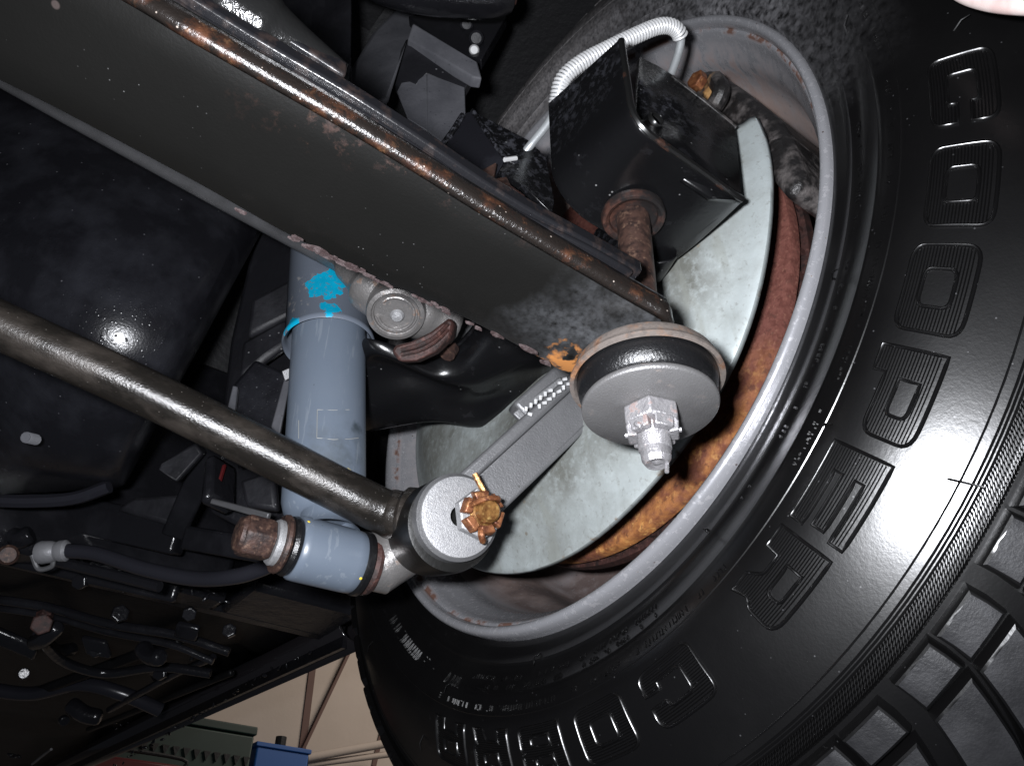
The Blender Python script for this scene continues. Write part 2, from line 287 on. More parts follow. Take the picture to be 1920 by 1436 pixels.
# ------------------------------------------------------------------ mesh tools
def frame(ax, ref=None):
    a = unit(ax)
    r = A(*(ref if ref is not None else (0, 0, 1)))
    if abs(np.dot(a, unit(r))) > .97: r = A(1, 0, 0) if abs(a[0]) < .9 else A(0, 1, 0)
    u = unit(r - a*np.dot(a, r)); v = np.cross(a, u); return a, u, v
class G:
    def __init__(s): s.v = []; s.f = []
    def addv(s, pts): b = len(s.v); s.v.extend([tuple(map(float, p)) for p in pts]); return b
    def lathe(s, prof, o, ax, n=64, ref=None, a0=0.0, a1=None, loop=False):
        a, u, v = frame(ax, ref); full = a1 is None; a1 = a0 + 2*math.pi if full else a1
        o = A(*o); k = n if full else n + 1; m = len(prof); b = len(s.v)
        for i in range(k):
            t = a0 + (a1 - a0)*i/n; c = u*math.cos(t) + v*math.sin(t)
            s.addv([o + c*r + a*h for r, h in prof])
        for i in range(n):
            i2 = (i + 1) % k
            for j in range(m - (0 if loop else 1)):
                j2 = (j + 1) % m
                s.f.append((b + i*m + j, b + i2*m + j, b + i2*m + j2, b + i*m + j2))
        if loop and not full:
            s.f.append(tuple(b + j for j in range(m))); s.f.append(tuple(b + (k - 1)*m + j for j in range(m))[::-1])
        return s
    def tube(s, pts, r, n=12, caps=True, ref=None):
        pts = [A(*p) for p in pts]; m = len(pts); rs = [r]*m if isinstance(r, (int, float)) else list(r); b = len(s.v)
        t0 = unit(pts[1] - pts[0]); _, u, v = frame(t0, ref)
        for i in range(m):
            t = unit(pts[min(i + 1, m - 1)] - pts[max(i - 1, 0)]); u = unit(u - t*np.dot(u, t)); v = np.cross(t, u)
            s.addv([pts[i] + (u*math.cos(2*math.pi*k/n) + v*math.sin(2*math.pi*k/n))*rs[i] for k in range(n)])
        for i in range(m - 1):
            for k in range(n):
                k2 = (k + 1) % n; s.f.append((b + i*n + k, b + i*n + k2, b + (i + 1)*n + k2, b + (i + 1)*n + k))
        if caps:
            s.f.append(tuple(b + k for k in range(n))[::-1]); s.f.append(tuple(b + (m - 1)*n + k for k in range(n)))
        return s
    def prism(s, poly, vec):
        poly = [A(*p) for p in poly]; vec = A(*vec); n = len(poly); b = s.addv(poly); s.addv([p + vec for p in poly])
        s.f.append(tuple(range(b, b + n))[::-1]); s.f.append(tuple(range(b + n, b + 2*n)))
        for i in range(n): j = (i + 1) % n; s.f.append((b + i, b + j, b + n + j, b + n + i))
        return s
    def hull8(s, bot, top):
        b = s.addv(bot); s.addv(top); n = len(bot)
        s.f.append(tuple(range(b, b + n))[::-1]); s.f.append(tuple(range(b + n, b + 2*n)))
        for i in range(n): j = (i + 1) % n; s.f.append((b + i, b + j, b + n + j, b + n + i))
        return s
    def box(s, c, x, y, z):
        c, x, y, z = map(lambda q: A(*q), (c, x, y, z))
        return s.hull8([c - x - y - z, c + x - y - z, c + x + y - z, c - x + y - z], [c - x - y + z, c + x - y + z, c + x + y + z, c - x + y + z])
    def grid(s, P, closed=False):
        b = len(s.v); r, c = len(P), len(P[0])
        for row in P: s.addv(row)
        for i in range(r - 1):
            for j in range(c - 1): s.f.append((b + i*c + j, b + i*c + j + 1, b + (i + 1)*c + j + 1, b + (i + 1)*c + j))
        return s
    def ngon(s, o, ax, rad, h, n=6, ref=None, ch=.12):
        a, u, v = frame(ax, ref); o = A(*o); rings = [(rad*(1 - ch), 0), (rad, h*.10), (rad, h*.90), (rad*(1 - ch), h)]; b = len(s.v)
        for r, hh in rings: s.addv([o + a*hh + (u*math.cos(2*math.pi*k/n) + v*math.sin(2*math.pi*k/n))*r for k in range(n)])
        for i in range(3):
            for k in range(n): k2 = (k + 1) % n; s.f.append((b + i*n + k, b + i*n + k2, b + (i + 1)*n + k2, b + (i + 1)*n + k))
        s.f.append(tuple(b + k for k in range(n))[::-1]); s.f.append(tuple(b + 3*n + k for k in range(n))); return s

def lerp(a, b, t): return a + (b - a)*t
def spline(pts, n=10):
    P = [A(*p) for p in pts]; P = [2*P[0] - P[1]] + P + [2*P[-1] - P[-2]]; out = []
    for i in range(1, len(P) - 2):
        for k in range(n):
            t = k/n; a, b, c, d = P[i-1], P[i], P[i+1], P[i+2]
            out.append(.5*((2*b) + (c - a)*t + (2*a - 5*b + 4*c - d)*t*t + (-a + 3*b - 3*c + d)*t**3))
    out.append(P[-2]); return out

LOC = {}
def empty(name, loc, label, cat, group=None):
    o = bpy.data.objects.new(name, None); S.collection.objects.link(o); o.empty_display_size = .01
    o.location = Vector(A(*loc) + OFF); LOC[o.name] = A(*loc); o['label'] = label; o['category'] = cat
    if group: o['group'] = group
    return o
def root_loc(o):
    while o.parent: o = o.parent
    return LOC.get(o.name, A(0, 0, 0))
def finish(me, sharp=35):
    bm = bmesh.new(); bm.from_mesh(me); bmesh.ops.recalc_face_normals(bm, faces=bm.faces); bm.to_mesh(me); bm.free()
    for p in me.polygons: p.use_smooth = True
    try: me.set_sharp_from_angle(angle=math.radians(sharp))
    except Exception: pass
def obj(name, g, mat, parent=None, bevel=0, seg=2, solid=0, sub=0, label=None, cat=None, group=None, kind=None, sharp=35, loc=None, recalc=True):
    base = root_loc(parent) if parent else (A(*loc) if loc is not None else A(*np.mean(np.array(g.v), axis=0)))
    me = bpy.data.meshes.new(name); me.from_pydata([tuple(A(*v) - base) for v in g.v], [], g.f)
    finish(me, sharp); me.materials.append(MT[mat])
    o = bpy.data.objects.new(name, me); S.collection.objects.link(o)
    if parent: o.parent = parent
    else: o.location = Vector(base + OFF); LOC[o.name] = base
    if solid:
        m = o.modifiers.new('thickness', 'SOLIDIFY'); m.thickness = solid; m.offset = 0
    if bevel:
        m = o.modifiers.new('bevel', 'BEVEL'); m.width = bevel; m.segments = seg; m.limit_method = 'ANGLE'; m.angle_limit = math.radians(30)
    if sub:
        m = o.modifiers.new('smooth', 'SUBSURF'); m.levels = sub; m.render_levels = sub
    for k, v in (('label', label), ('category', cat), ('group', group), ('kind', kind)):
        if v: o[k] = v
    return o
def fill(loops, vec=None):
    """flat plate from an outer loop and holes (3-D points); returns G with triangles"""
    bm = bmesh.new()
    for lp in loops:
        vs = [bm.verts.new(tuple(p)) for p in lp]
        for i in range(len(vs)): bm.edges.new((vs[i], vs[(i + 1) % len(vs)]))
    bmesh.ops.triangle_fill(bm, use_beauty=True, use_dissolve=False, edges=bm.edges[:])
    bm.verts.index_update(); g = G(); g.v = [tuple(v.co) for v in bm.verts]; g.f = [tuple(v.index for v in f.verts) for f in bm.faces]; bm.free(); return g
def pp(pts, ax, v): return [on(x, y, ax, v) for x, y in pts]
def circle(o, ax, r, n=24):
    a, u, v = frame(ax); return [A(*o) + (u*math.cos(2*math.pi*k/n) + v*math.sin(2*math.pi*k/n))*r for k in range(n)]

exec_parts = []
# ================================================================== SETTING: workshop wall beyond, car body above
WY = 2.9
g = G(); g.box((1.5, WY + .05, .2), (3.2, 0, 0), (0, .05, 0), (0, 0, 2.1))
wall = obj('wall', g, 'wall', label='cream painted workshop wall far behind the car', cat='wall')
def wallstrip(name, a, b, w, mat, y, th=.006):
    p, q = on(*a, 'Y', y), on(*b, 'Y', y); d = unit(q - p); s_ = np.cross(d, A(0, 1, 0))*w
    g = G(); g.prism([p - s_, q - s_, q + s_, p + s_], (0, -th, 0)); return obj(name, g, mat, wall)
wallstrip('seam', (590, 1215), (562, 1436), .014, 'wallgap', WY)
wallstrip('brace', (668, 1190), (558, 1420), .006, 'wallgap', WY, .02)
wallstrip('seam', (760, 1180), (700, 1436), .010, 'wallgap', WY)
g = G(); g.tube([on(575, 1420, 'Y', WY - .12), on(730, 1392, 'Y', WY - .12)], .016, 12); g.tube([on(575, 1433, 'Y', WY - .1), on(740, 1412, 'Y', WY - .1)], .012, 12)
obj('conduit', g, 'wall', label='pair of pale conduits running along the wall by the blue box', cat='conduit', kind=None)
# green cabinet, red toolbox, blue box on a shelf below the frame
c1 = on(480, 1376, 'Y', WY - .25); c0 = c1 - A(.62, 0, 0)
t = empty('cabinet', (c0 + c1)/2 - A(0, 0, .5), 'dark green metal cabinet with a toothed rim below the rocker panel', 'cabinet')
g = G(); g.box((c0 + c1)/2 + A(0, .11, -.30), (c1 - c0)/2*A(1, 0, 0), (0, .1, 0), (0, 0, .295)); obj('body', g, 'green', t, bevel=.006)
g = G(); mid = (c0 + c1)/2
g.box(mid + A(0, .11, .012), (c1 - c0)/2*A(1.02, 0, 0), (0, .105, 0), (0, 0, .014)); obj('lid', g, 'green', t, bevel=.004)
for k in range(18):
    x = c0[0] + (c1[0] - c0[0])*(k + .5)/18; g = G(); z = mid[2] - .075
    g.prism([(x - .012, c0[1] + .008, z), (x + .012, c0[1] + .008, z), (x, c0[1] + .008, z - .03)], (0, -.006, 0)); obj('tooth', g, 'dark', t)
r1 = on(385, 1440, 'Y', WY - .42); r0 = r1 - A(.34, 0, 0)
t = empty('toolbox', (r0 + r1)/2 - A(0, 0, .2), 'dark red toolbox in front of the green cabinet', 'toolbox')
g = G(); g.box((r0 + r1)/2 + A(0, .06, -.1), (r1 - r0)/2*A(1, 0, 0), (0, .06, 0), (0, 0, .1)); obj('body', g, 'redbox', t, bevel=.008)
g = G(); g.tube(spline([r0 + A(.05, .06, 0), r0 + A(.06, .06, .03), r1 + A(-.06, .06, .03), r1 + A(-.05, .06, 0)], 4), .006, 8); obj('handle', g, 'dark', t)
b1 = on(580, 1412, 'Y', WY - .2); b0 = b1 - A(.20, 0, 0)
t = empty('storage_box', (b0 + b1)/2 - A(0, 0, .25), 'bright blue box standing beside the green cabinet', 'box')
g = G(); g.box((b0 + b1)/2 + A(0, .08, -.14), (b1 - b0)/2*A(1, 0, 0), (0, .08, 0), (0, 0, .14)); obj('body', g, 'bluebox', t, bevel=.006)
g = G(); g.box((b0 + b1)/2 + A(0, .08, .005), (b1 - b0)/2*A(1.06, 0, 0), (0, .086, 0), (0, 0, .008)); obj('lid', g, 'bluebox', t, bevel=.003)
g = G(); g.tube([(b0 + b1)/2 + A(0, .04, .0), (b0 + b1)/2 + A(0, .04, .05)], .02, 10); obj('knob', g, 'dark', t)

# ---- underbody of the car
ub = empty('car_underbody', (-.2, .5, -.05), 'black undercoated car floor, frame and sill above the workshop', 'car body')
BY = .47
g = G(); g.prism([(-1.2, BY, -.062), (.105, BY, -.062), (.105, BY, .6), (-1.2, BY, .6)], (0, .02, 0)); obj('kick_up_panel', g, 'wetblack', ub, bevel=.004)
SL = .062
nx, ny = 40, 60; P = []
for i in range(ny):
    y = BY + .015 + 3.0*(i/(ny - 1))**1.5; row = []
    for j in range(nx):
        x = -1.3 + 1.39*j/(nx - 1); z = -.048 + .010*(math.sin(x*30) > .6) + .002*math.sin(y*9 + x*4) + .008*(math.sin(y*11) > .8)
        row.append((x, y, z + SL*(y - BY)))
    P.append(row)
g = G(); g.grid(P); obj('floor_pan', g, 'floorblack', ub, solid=.004)
g = G(); P = []
for i in range(2):
    y = BY - .03 + i*3.2
    P.append([(x_, y, z_ + SL*(y - BY)) for x_, z_ in ((.080, -.050), (.084, -.062), (.092, -.070), (.104, -.073), (.118, -.070), (.130, -.058), (.138, -.02), (.145, .06), (.15, .2))])
g.grid(P); obj('sill', g, 'bodypaint', ub, solid=.003)
g = G(); g.prism([(.088, BY - .03, -.070), (.092, BY - .03, -.070), (.092, BY - .03, -.082), (.088, BY - .03, -.082)], (0, 3.2, 3.2*SL)); obj('pinch_weld', g, 'wetblack', ub)
# frame rail end box and cross rail
g = G(); g.prism([(-.03, BY - .075, -.064), (.085, BY - .075, -.064), (.085, BY - .075, .07), (-.03, BY - .075, .07)], (0, .078, 0)); obj('rail_end', g, 'wetblack', ub, bevel=.006)
g = G(); g.prism([(-1.2, BY - .035, -.066), (-.035, BY - .035, -.066), (-.035, BY - .035, -.01), (-1.2, BY - .035, -.01)], (0, .036, 0)); obj('cross_rail', g, 'wetblack', ub, bevel=.006)
# beads of sealer and weld spatter along the seams
def bead(a, b, n, r, name='weld_bead', mat='wetblack'):
    g = G(); a, b = A(*a), A(*b); dr = unit(b - a)
    for k in range(n):
        p = a + (b - a)*(k + random.random()*1.5)/n + A(*(rng.normal(0, r*.7, 3))); q = r*random.uniform(.25, 1.1)
        ax = unit(dr + rng.normal(0, .5, 3)); g.lathe([(0, -1.8*q), (.5*q, -1.2*q), (.8*q, 0), (.5*q, 1.2*q), (0, 1.8*q)], p, ax, 7)
    return obj(name, g, mat, ub, kind='stuff', sharp=80)
bead((-.6, BY - .037, -.062), (-.035, BY - .037, -.064), 120, .0030)
bead((-.03, BY - .076, -.06), (-.03, BY - .076, .05), 50, .003)
bead((-.6, BY - .002, .0), (-.03, BY - .002, .002), 90, .003)
bead((-.25, BY, .0), (-.25, BY, .12), 36, .003)
bead((.078, BY + .02, -.070), (.078, BY + .9, -.066), 60, .0028)
for k in range(14):
    x, y = random.uniform(-.45, .02), BY + random.uniform(.05, .8); bead((x, y, -.054), (x + random.uniform(-.06, .06), y + random.uniform(-.02, .08), -.054), 10, .0026, 'sealer_run')
for px, py, dz, ln_ in ((80, 1165, .0, .05), (290, 1222, .004, .04)):
    p = on(px, py, 'Z', -.056); g = G(); g.tube(spline([p, p + A(.01, .03, -.006), p + A(.03, .07, -.004), p + A(.05, .10, .01)], 4), .007, 10); obj('drain_tube', g, 'wetblack', ub)
p = on(85, 1148, 'Z', -.060); g = G(); g.ngon(p, (.1, -.2, -1), .008, .006); obj('bolt_head', g, 'rust_dark', ub, bevel=.0006)
def plate(name, pts, mat, parent, push=.006, bevel=.001, **kw):
    """pts: (px, py, depth) corners; a plate whose thickness runs away from the viewer's side"""
    P3 = [dep(*p) for p in pts]; nrm = unit(np.cross(P3[1] - P3[0], P3[2] - P3[0]))
    if np.dot(nrm, CAM - P3[0]) > 0: nrm = -nrm
    g = G(); g.prism(P3, nrm*push); return obj(name, g, mat, parent, bevel=bevel, **kw)
def strip(name, a, b, w, th, mat='wetblack', bev=.003):
    a, b = dep(*a), dep(*b); d = unit(b - a); nn = unit(CAM - (a + b)/2); nn = unit(nn - d*np.dot(nn, d)); sd_ = np.cross(d, nn)
    g = G(); g.hull8([a - sd_*w, a + sd_*w, a + sd_*w - nn*th, a - sd_*w - nn*th], [b - sd_*w, b + sd_*w, b + sd_*w - nn*th, b - sd_*w - nn*th]); return obj(name, g, mat, ub, bevel=bev, seg=3)
strip('upright', (402, 830, .66), (322, 1010, .70), .010, .02); strip('cross_channel', (-40, 925, .74), (330, 1004, .70), .016, .02)
strip('cross_channel', (340, 1006, .69), (540, 1040, .66), .010, .016); strip('lower_flange', (-40, 1030, .70), (330, 1112, .70), .008, .01)
strip('floor_rib', (60, 1300, 1.0), (330, 1200, .86), .006, .01, 'floorblack'); strip('floor_rib', (160, 1370, 1.15), (430, 1262, .92), .004, .008, 'floorblack')

for a, b, r in (((265, 1212, .78), (305, 1232, .76), .008), ((110, 1172, .72), (62, 1205, .74), .007), ((130, 1318, 1.0), (190, 1345, 1.0), .010), ((60, 1000, .68), (20, 1004, .68), .008)):
    g = G(); g.tube(spline([dep(*a), lerp(dep(*a), dep(*b), .5) + A(0, 0, -.004), dep(*b)], 5), [r*.8] + [r]*9 + [r*.7], 14); obj('grommet', g, 'wetblack', ub, bevel=.002)
def pipe(name, pts, r, mat='wetblack'):
    g = G(); g.tube(spline([dep(*q) for q in pts], 6), r, 12); return obj(name, g, mat, ub)
pipe('fuel_line', [(-30, 1120, .80), (90, 1138, .80), (200, 1168, .80), (330, 1190, .80), (430, 1222, .80)], .0045)
pipe('fuel_line', [(-30, 1136, .81), (90, 1154, .81), (200, 1184, .81), (320, 1208, .81), (400, 1240, .81)], .0035)
pipe('hand_brake_cable', [(70, 1190, .78), (120, 1240, .84), (200, 1262, .88), (300, 1250, .86), (395, 1262, .86)], .0050)
pipe('loom', [(-30, 1290, 1.0), (60, 1300, 1.0), (150, 1282, .98), (230, 1300, .98), (300, 1330, 1.0)], .0085, 'cable')
pipe('hanger_wire', [(60, 1432, 1.1), (85, 1412, 1.08), (96, 1404, 1.06)], .0016, 'shaft')
pipe('strap_rod', [(205, 1330, 1.0), (260, 1300, .96), (330, 1262, .92), (400, 1232, .88)], .0040)
for q in ((225, 1150, .76), (355, 1150, .74), (300, 1262, .86), (430, 1182, .72), (150, 1090, .70), (180, 1218, .80), (45, 1262, .90), (120, 1350, 1.0)):
    p = dep(*q); ax = unit(unit(CAM - p) + A(*rng.normal(0, .35, 3))); g = G(); g.ngon(p - ax*.004, ax, random.uniform(.005, .009), .007, random.choice((6, 6, 12))); obj('clip_bolt', g, 'wetblack', ub, bevel=.0012, seg=3)
plate('clip', [(150, 1196, .79), (196, 1206, .79), (206, 1236, .80), (160, 1228, .80)], 'wetblack', ub, .006, .002)
plate('clip', [(330, 1170, .76), (372, 1180, .76), (366, 1204, .77), (324, 1194, .77)], 'wetblack', ub, .006, .002)
plate('stay', [(-20, 1178, .84), (70, 1216, .86), (64, 1240, .87), (-20, 1206, .85)], 'wetblack', ub, .008, .003)
p = dep(78, 1170, .70); g = G(); g.ngon(p, unit(CAM - p), .009, .008); obj('mounting_nut', g, 'rust_dark', ub, bevel=.0008)
p = dep(15, 1040, .66); g = G(); g.lathe([(0, .002), (.006, .002), (.008, 0), (.008, -.006)], p, unit(CAM - p), 18); obj('plug', g, 'rust_bolt', ub)
# frame side and gussets seen between tank and shock
plate('frame_web', [(480, 420, .72), (600, 400, .72), (560, 1010, .66), (470, 1000, .66), (390, 960, .66), (430, 640, .70)], 'wetblack', ub, .05, .004)
plate('gusset', [(436, 720, .62), (478, 672, .63), (540, 700, .63), (520, 820, .61), (440, 870, .60)], 'undercoat', ub, .02, .003)
plate('gusset_flange', [(424, 772, .60), (436, 722, .61), (446, 724, .61), (440, 770, .60), (420, 830, .59), (412, 828, .59)], 'panelgrey', ub, .006, .001)
plate('gusset_strip', [(508, 800, .58), (535, 700, .60), (546, 704, .60), (524, 815, .575)], 'panelgrey', ub, .006, .001)
plate('web_face', [(452, 640, .665), (535, 596, .675), (540, 640, .66), (500, 668, .655), (446, 712, .65)], 'dimblack', ub, .01, .004)
plate('web_face', [(470, 560, .69), (548, 520, .70), (545, 590, .685), (462, 632, .68)], 'dimblack', ub, .01, .004)
plate('floor_face', [(250, 930, .71), (350, 925, .70), (320, 985, .69), (215, 955, .71)], 'dimblack', ub, .01, .004)
plate('web_face', [(448, 900, .62), (512, 880, .62), (518, 955, .605), (460, 948, .61)], 'dimblack', ub, .01, .003)
plate('paint_mask', [(528, 696, .585), (542, 690, .585), (542, 710, .585), (534, 714, .585)], 'cast_light', ub, .002, .0005)
plate('bracket_arm', [(300, 870, .64), (365, 830, .64), (380, 850, .64), (330, 905, .63), (296, 880, .63)], 'dimblack', ub, .01, .003)
plate('rail_lip', [(396, 934, .60), (504, 962, .58), (500, 975, .58), (392, 944, .60)], 'shaft', ub, .004, .001)
plate('rail_post', [(380, 860, .62), (398, 846, .62), (394, 930, .60), (372, 946, .60)], 'wetblack', ub, .03, .004)
plate('red_tag', [(417, 872, .62), (422, 870, .62), (413, 900, .61), (410, 897, .61)], 'redbox', ub, .002, 0)
g = G(); g.tube(spline([dep(-20, 938, .62), dep(60, 940, .62), dep(140, 934, .62), dep(205, 912, .62)], 6), .005, 8); obj('sealing_strip', g, 'cable', ub)
# wheel arch and body floor close the space above
g = G(); g.lathe([(.47, -.28), (.47, .27), (.43, .275), (.43, .285), (.475, .285), (.475, -.28)], (0, 0, .02), (1, 0, 0), 48, (0, 1, 0), math.radians(20), math.radians(196), loop=True); obj('wheel_arch', g, 'dark', ub)
g = G(); g.prism([(-1.6, -1.2, .46), (-.1, -1.2, .46), (-.1, .6, .46), (-1.6, .6, .46)], (0, 0, .02)); obj('body_floor', g, 'dark', ub)
g = G(); g.prism([(-.285, -1.2, .0), (-.285, .6, .1), (-.285, .6, .47), (-.285, -1.2, .47)], (-.01, 0, 0))
# fender lip at the top right corner
g = G(); P = [on(1770, -40, 'X', -.03), on(1806, -12, 'X', -.03), on(1845, 2, 'X', -.03), on(1890, 9, 'X', -.03), on(1950, 12, 'X', -.03)]
g.tube(spline(P, 5), .0035, 12)
g2 = G(); g2.tube(spline([p + A(.001, 0, -.0036) for p in P], 5), .0008, 8)
fl_ = empty('fender', P[2], 'chalky white fender lip at the top right above the tyre', 'fender')
obj('lip', g, 'fender', fl_); obj('edge_trim', g2, 'redpaint', fl_)
# frame rail and brackets in the top centre
fr = empty('frame_rail', dep(780, 150, .66), 'dusty dark grey frame bracket above the leaf spring, near the tyre', 'frame bracket')
plate('rail_side', [(640, 160, .70), (700, 60, .74), (770, -10, .78), (790, 60, .74), (764, 70, .70), (730, 190, .66), (690, 190, .66)], 'panelgrey', fr, .02, .004)
plate('flange', [(774, 42, .64), (896, 116, .63), (904, 147, .62), (886, 144, .62), (764, 74, .64)], 'panelgrey', fr, .01, .0015)
plate('flange_web', [(764, 74, .645), (886, 144, .635), (872, 168, .63), (800, 140, .63), (770, 170, .63), (740, 160, .64)], 'dimblack', fr, .01, .001)
Pm = dep(765, 170, .62)
plate('tab', [(744, 172, .62), (752, 155, .625), (768, 152, .625), (780, 158, .625), (784, 150, .625), (800, 137, .63), (802, 246, .60), (764, 222, .60)], 'panelgrey', fr, .004, .0008)
plate('tab', [(800, 137, .63), (872, 164, .63), (873, 214, .61), (828, 266, .595), (802, 246, .60)], 'panelgrey', fr, .004, .0008)
plate('rear_plate', [(765, 30, .70), (950, 30, .70), (902, 112, .66), (850, 100, .68)], 'wetblack', fr, .01, .001)
for (x, y, r) in ((875, 46, .0056), (889, 94, .0042), (893, 72, .006)):
    p = dep(x, y, .668 if y > 60 else .692); n_ = unit(CAM - p); g = G(); g.lathe([(0, .0025), (r*.7, .002), (r, 0), (r, -.02)], p, n_, 14); obj('sealer_spot', g, 'white' if r < .005 else 'dimblack', fr)
bs = empty('bump_stop', dep(800, 5, .60), 'black rubber bump stop bar crossing the top edge of the picture', 'bump stop')
g = G(); g.tube(spline([dep(640, -60, .58), dep(760, -14, .58), dep(900, 2, .60), dep(944, -6, .61)], 6), .013, 14); obj('bar', g, 'wetblack', bs)
g = G(); g.tube([dep(936, -4, .608), dep(960, -10, .612)], .0085, 12); obj('end_sleeve', g, 'rust_dark', bs, bevel=.001)
lp = empty('liner', dep(600, 50, .55), 'crumpled black rubber splash liner above the leaf spring', 'splash liner')
P = []
for i in range(14):
    row = []
    for j in range(10):
        x = 330 + 330*i/13; y = -60 + (70 + 190*(i/13))*(j/9) ; d = .60 + .05*(1 - j/9) + .012*math.sin(i*1.1 + j*.7)
        row.append(dep(x, y, d))
    P.append(row)
g = G(); g.grid(P); obj('sheet', g, 'wetblack', lp, solid=.003, sub=1)

# ---- tank / tub on the left
tk = empty('underbody_tank', dep(150, 600, .62), 'large black textured tank filling the left side behind the strut rod', 'tank')
P = []
for j in range(26):
    v = j/25; row = []
    for i in range(22):
        u = i/21
        xr = lerp(560, 232, min(v/.86, 1.0)); yr = lerp(300, 905, min(v/.86, 1.0))
        if v > .86: t_ = (v - .86)/.14; xr = 232 - 30*t_*t_; yr = 905 + 12*t_
        xl = -160; yl = lerp(40, 935, v)
        x = lerp(xl, xr, u); y = lerp(yl, yr, u**1.0)
        r0_, r1_ = ray(225, 628), ray(x, y); d = .545*np.dot(r0_, r0_)/np.dot(r0_, r1_) + .50*(v - .535)**2 + .16*(u - .76)**2
        e = max(0, (u - .90)/.10); d += .020*e**3
        e2 = max(0, (v - .9)/.1); d += .03*e2**2
        row.append(dep(x, y, d))
    P.append(row)
# return flange: side wall going away from the viewer
for r in P:
    a = r[-1]; away = unit(a - CAM); r.append(a + away*.02 + A(.002, 0, 0)); r.append(a + away*.12)
g = G(); g.grid(P); obj('shell', g, 'undercoat', tk, sub=1)
st = dep(58, 822, .533); ax_ = unit(CAM - st); g = G()
prof = [(0, .002)]
for k in range(9): prof += [(.0034, .002 - k*.0012), (.0027, .0014 - k*.0012)]
dirx = unit(dep(80, 828, .55) - dep(35, 818, .515))
g.tube([st - dirx*.008, st + dirx*.008], .0028, 10)
for k in range(9): g.lathe([(.0027, -.0003), (.0036, 0), (.0027, .0003)], st + dirx*(-.007 + .00175*k), dirx, 12)
obj('threaded_stud', g, 'panelgrey', tk)

# ---- parking brake cable with grey ferrule
cb = empty('brake_cable', dep(110, 1030, .60), 'black brake cable with grey ferrule curving below the strut rod', 'cable')
g = G(); g.tube(spline([dep(118, 1032, .60), dep(180, 1038, .595), dep(270, 1066, .58), (dep(360, 1084, .565)), dep(430, 1082, .55), dep(490, 1066, .545), dep(560, 1030, .54)], 8), .0053, 14); obj('cable_sheath', g, 'cable', cb)
p, q = dep(72, 1036, .60), dep(124, 1032, .60); g = G(); d = unit(q - p)
g.lathe([(.0, 0), (.0075, 0), (.0085, .003), (.0078, .010), (.0066, .013), (.0078, .016), (.0078, .020), (.0058, .022), (0, .022)], p, d, 16); obj('ferrule', g, 'ferrule', cb)
g = G(); g.tube(spline([dep(60, 1040, .60), dep(72, 1066, .60), dep(96, 1062, .60), dep(100, 1050, .60)], 5), .0018, 8); obj('retaining_clip', g, 'shaft', cb)
g = G(); g.tube(spline([dep(105, 1052, .61), dep(200, 1075, .60), dep(300, 1100, .59)], 6), .004, 10); obj('return_pipe', g, 'wetblack', cb)

# ================================================================== WHEEL
wheel = empty('wheel', (0, 0, 0), 'black tyre on a silver steel rim, filling the right side', 'wheel')
SP = [(.2020, .012), (.2070, .004), (.2100, -.0004), (.2130, -.0008), (.2165, -.0010), (.2200, -.0018), (.2215, -.0032), (.2230, -.0024), (.2300, -.0050), (.2365, -.0076),
      (.2380, -.0090), (.2400, -.0090), (.2415, -.0094), (.2500, -.0104), (.2580, -.0094), (.2660, -.0068), (.2740, -.0033), (.2820, .0009), (.2900, .0055), (.2970, .0097), (.3040, .0139), (.3075, .0163)]
TP = [(.3090, .0178), (.3120, .0205), (.3165, .0250), (.3220, .0310), (.3285, .0385), (.3340, .0470), (.3380, .0580), (.3395, .0750), (.3395, .1900), (.330, .215), (.28, .235), (.22, .215)]
sr = np.array([p[0] for p in SP]); sx = np.array([p[1] for p in SP])
def side(R):           # sidewall x and inboard normal at radius R
    x = np.interp(R, sr, sx); d = (np.interp(R + .002, sr, sx) - np.interp(R - .002, sr, sx))/.004
    nn = unit(A(d, -1.0, 0)); return x, nn[0], nn[1]          # (dr, dx)
def sw(al, R, h):      # point on the sidewall raised by h; al = 0 at the rear, pi/2 up
    x, nr, nx_ = side(R); r = R + nr*h; return A(x + nx_*h, -r*math.cos(al), r*math.sin(al))
def alpha(px, py): p = on(px, py, 'X', -.002); return math.atan2(p[2], -p[1])
g = G(); g.lathe([(r, x) for r, x in SP + TP], (0, 0, 0), (1, 0, 0), 240, (0, 0, 1)); tyre = obj('tyre', g, 'tyre', wheel, sharp=50)
tyre.rotation_euler = (0, -.016, -.022); tyre['label'] = 'black tyre with raised COOPER COBRA lettering'
# rim
RP = [(.2088, .010), (.2088, .000), (.2082, -.0036), (.2070, -.0054), (.2052, -.0060), (.2036, -.0052), (.2026, -.0034), (.2022, -.0010), (.2018, .0006), (.2006, .0010), (.1996, .0018), (.1975, .0062), (.1948, .0115), (.1915, .0165), (.1895, .022), (.1885, .030), (.1870, .040), (.1835, .050),
      (.1790, .058), (.1760, .068), (.1755, .085), (.1755, .110), (.170, .118), (.160, .124), (.150, .128), (.135, .126), (.12, .118), (.085, .115), (.03, .115)]
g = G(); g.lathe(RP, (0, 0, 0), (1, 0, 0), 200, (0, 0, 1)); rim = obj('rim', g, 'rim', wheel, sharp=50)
g = G(); g.lathe([(.0, .105), (.06, .105), (.07, .110), (.07, .116)], (0, 0, 0), (1, 0, 0), 40); obj('hub_face', g, 'rust_dark', wheel)
for k in range(3):
    al = math.radians(-78 + 7*k); c = A(.100, -.1745*math.cos(al), .1745*math.sin(al)); tdir = A(0, math.sin(al), math.cos(al))
    g = G(); g.box(c, (.012, 0, 0), tdir*.002, unit(A(0, c[1], c[2]))*.003)
    obj('balance_weight', g, 'shaft', wheel, bevel=.001)

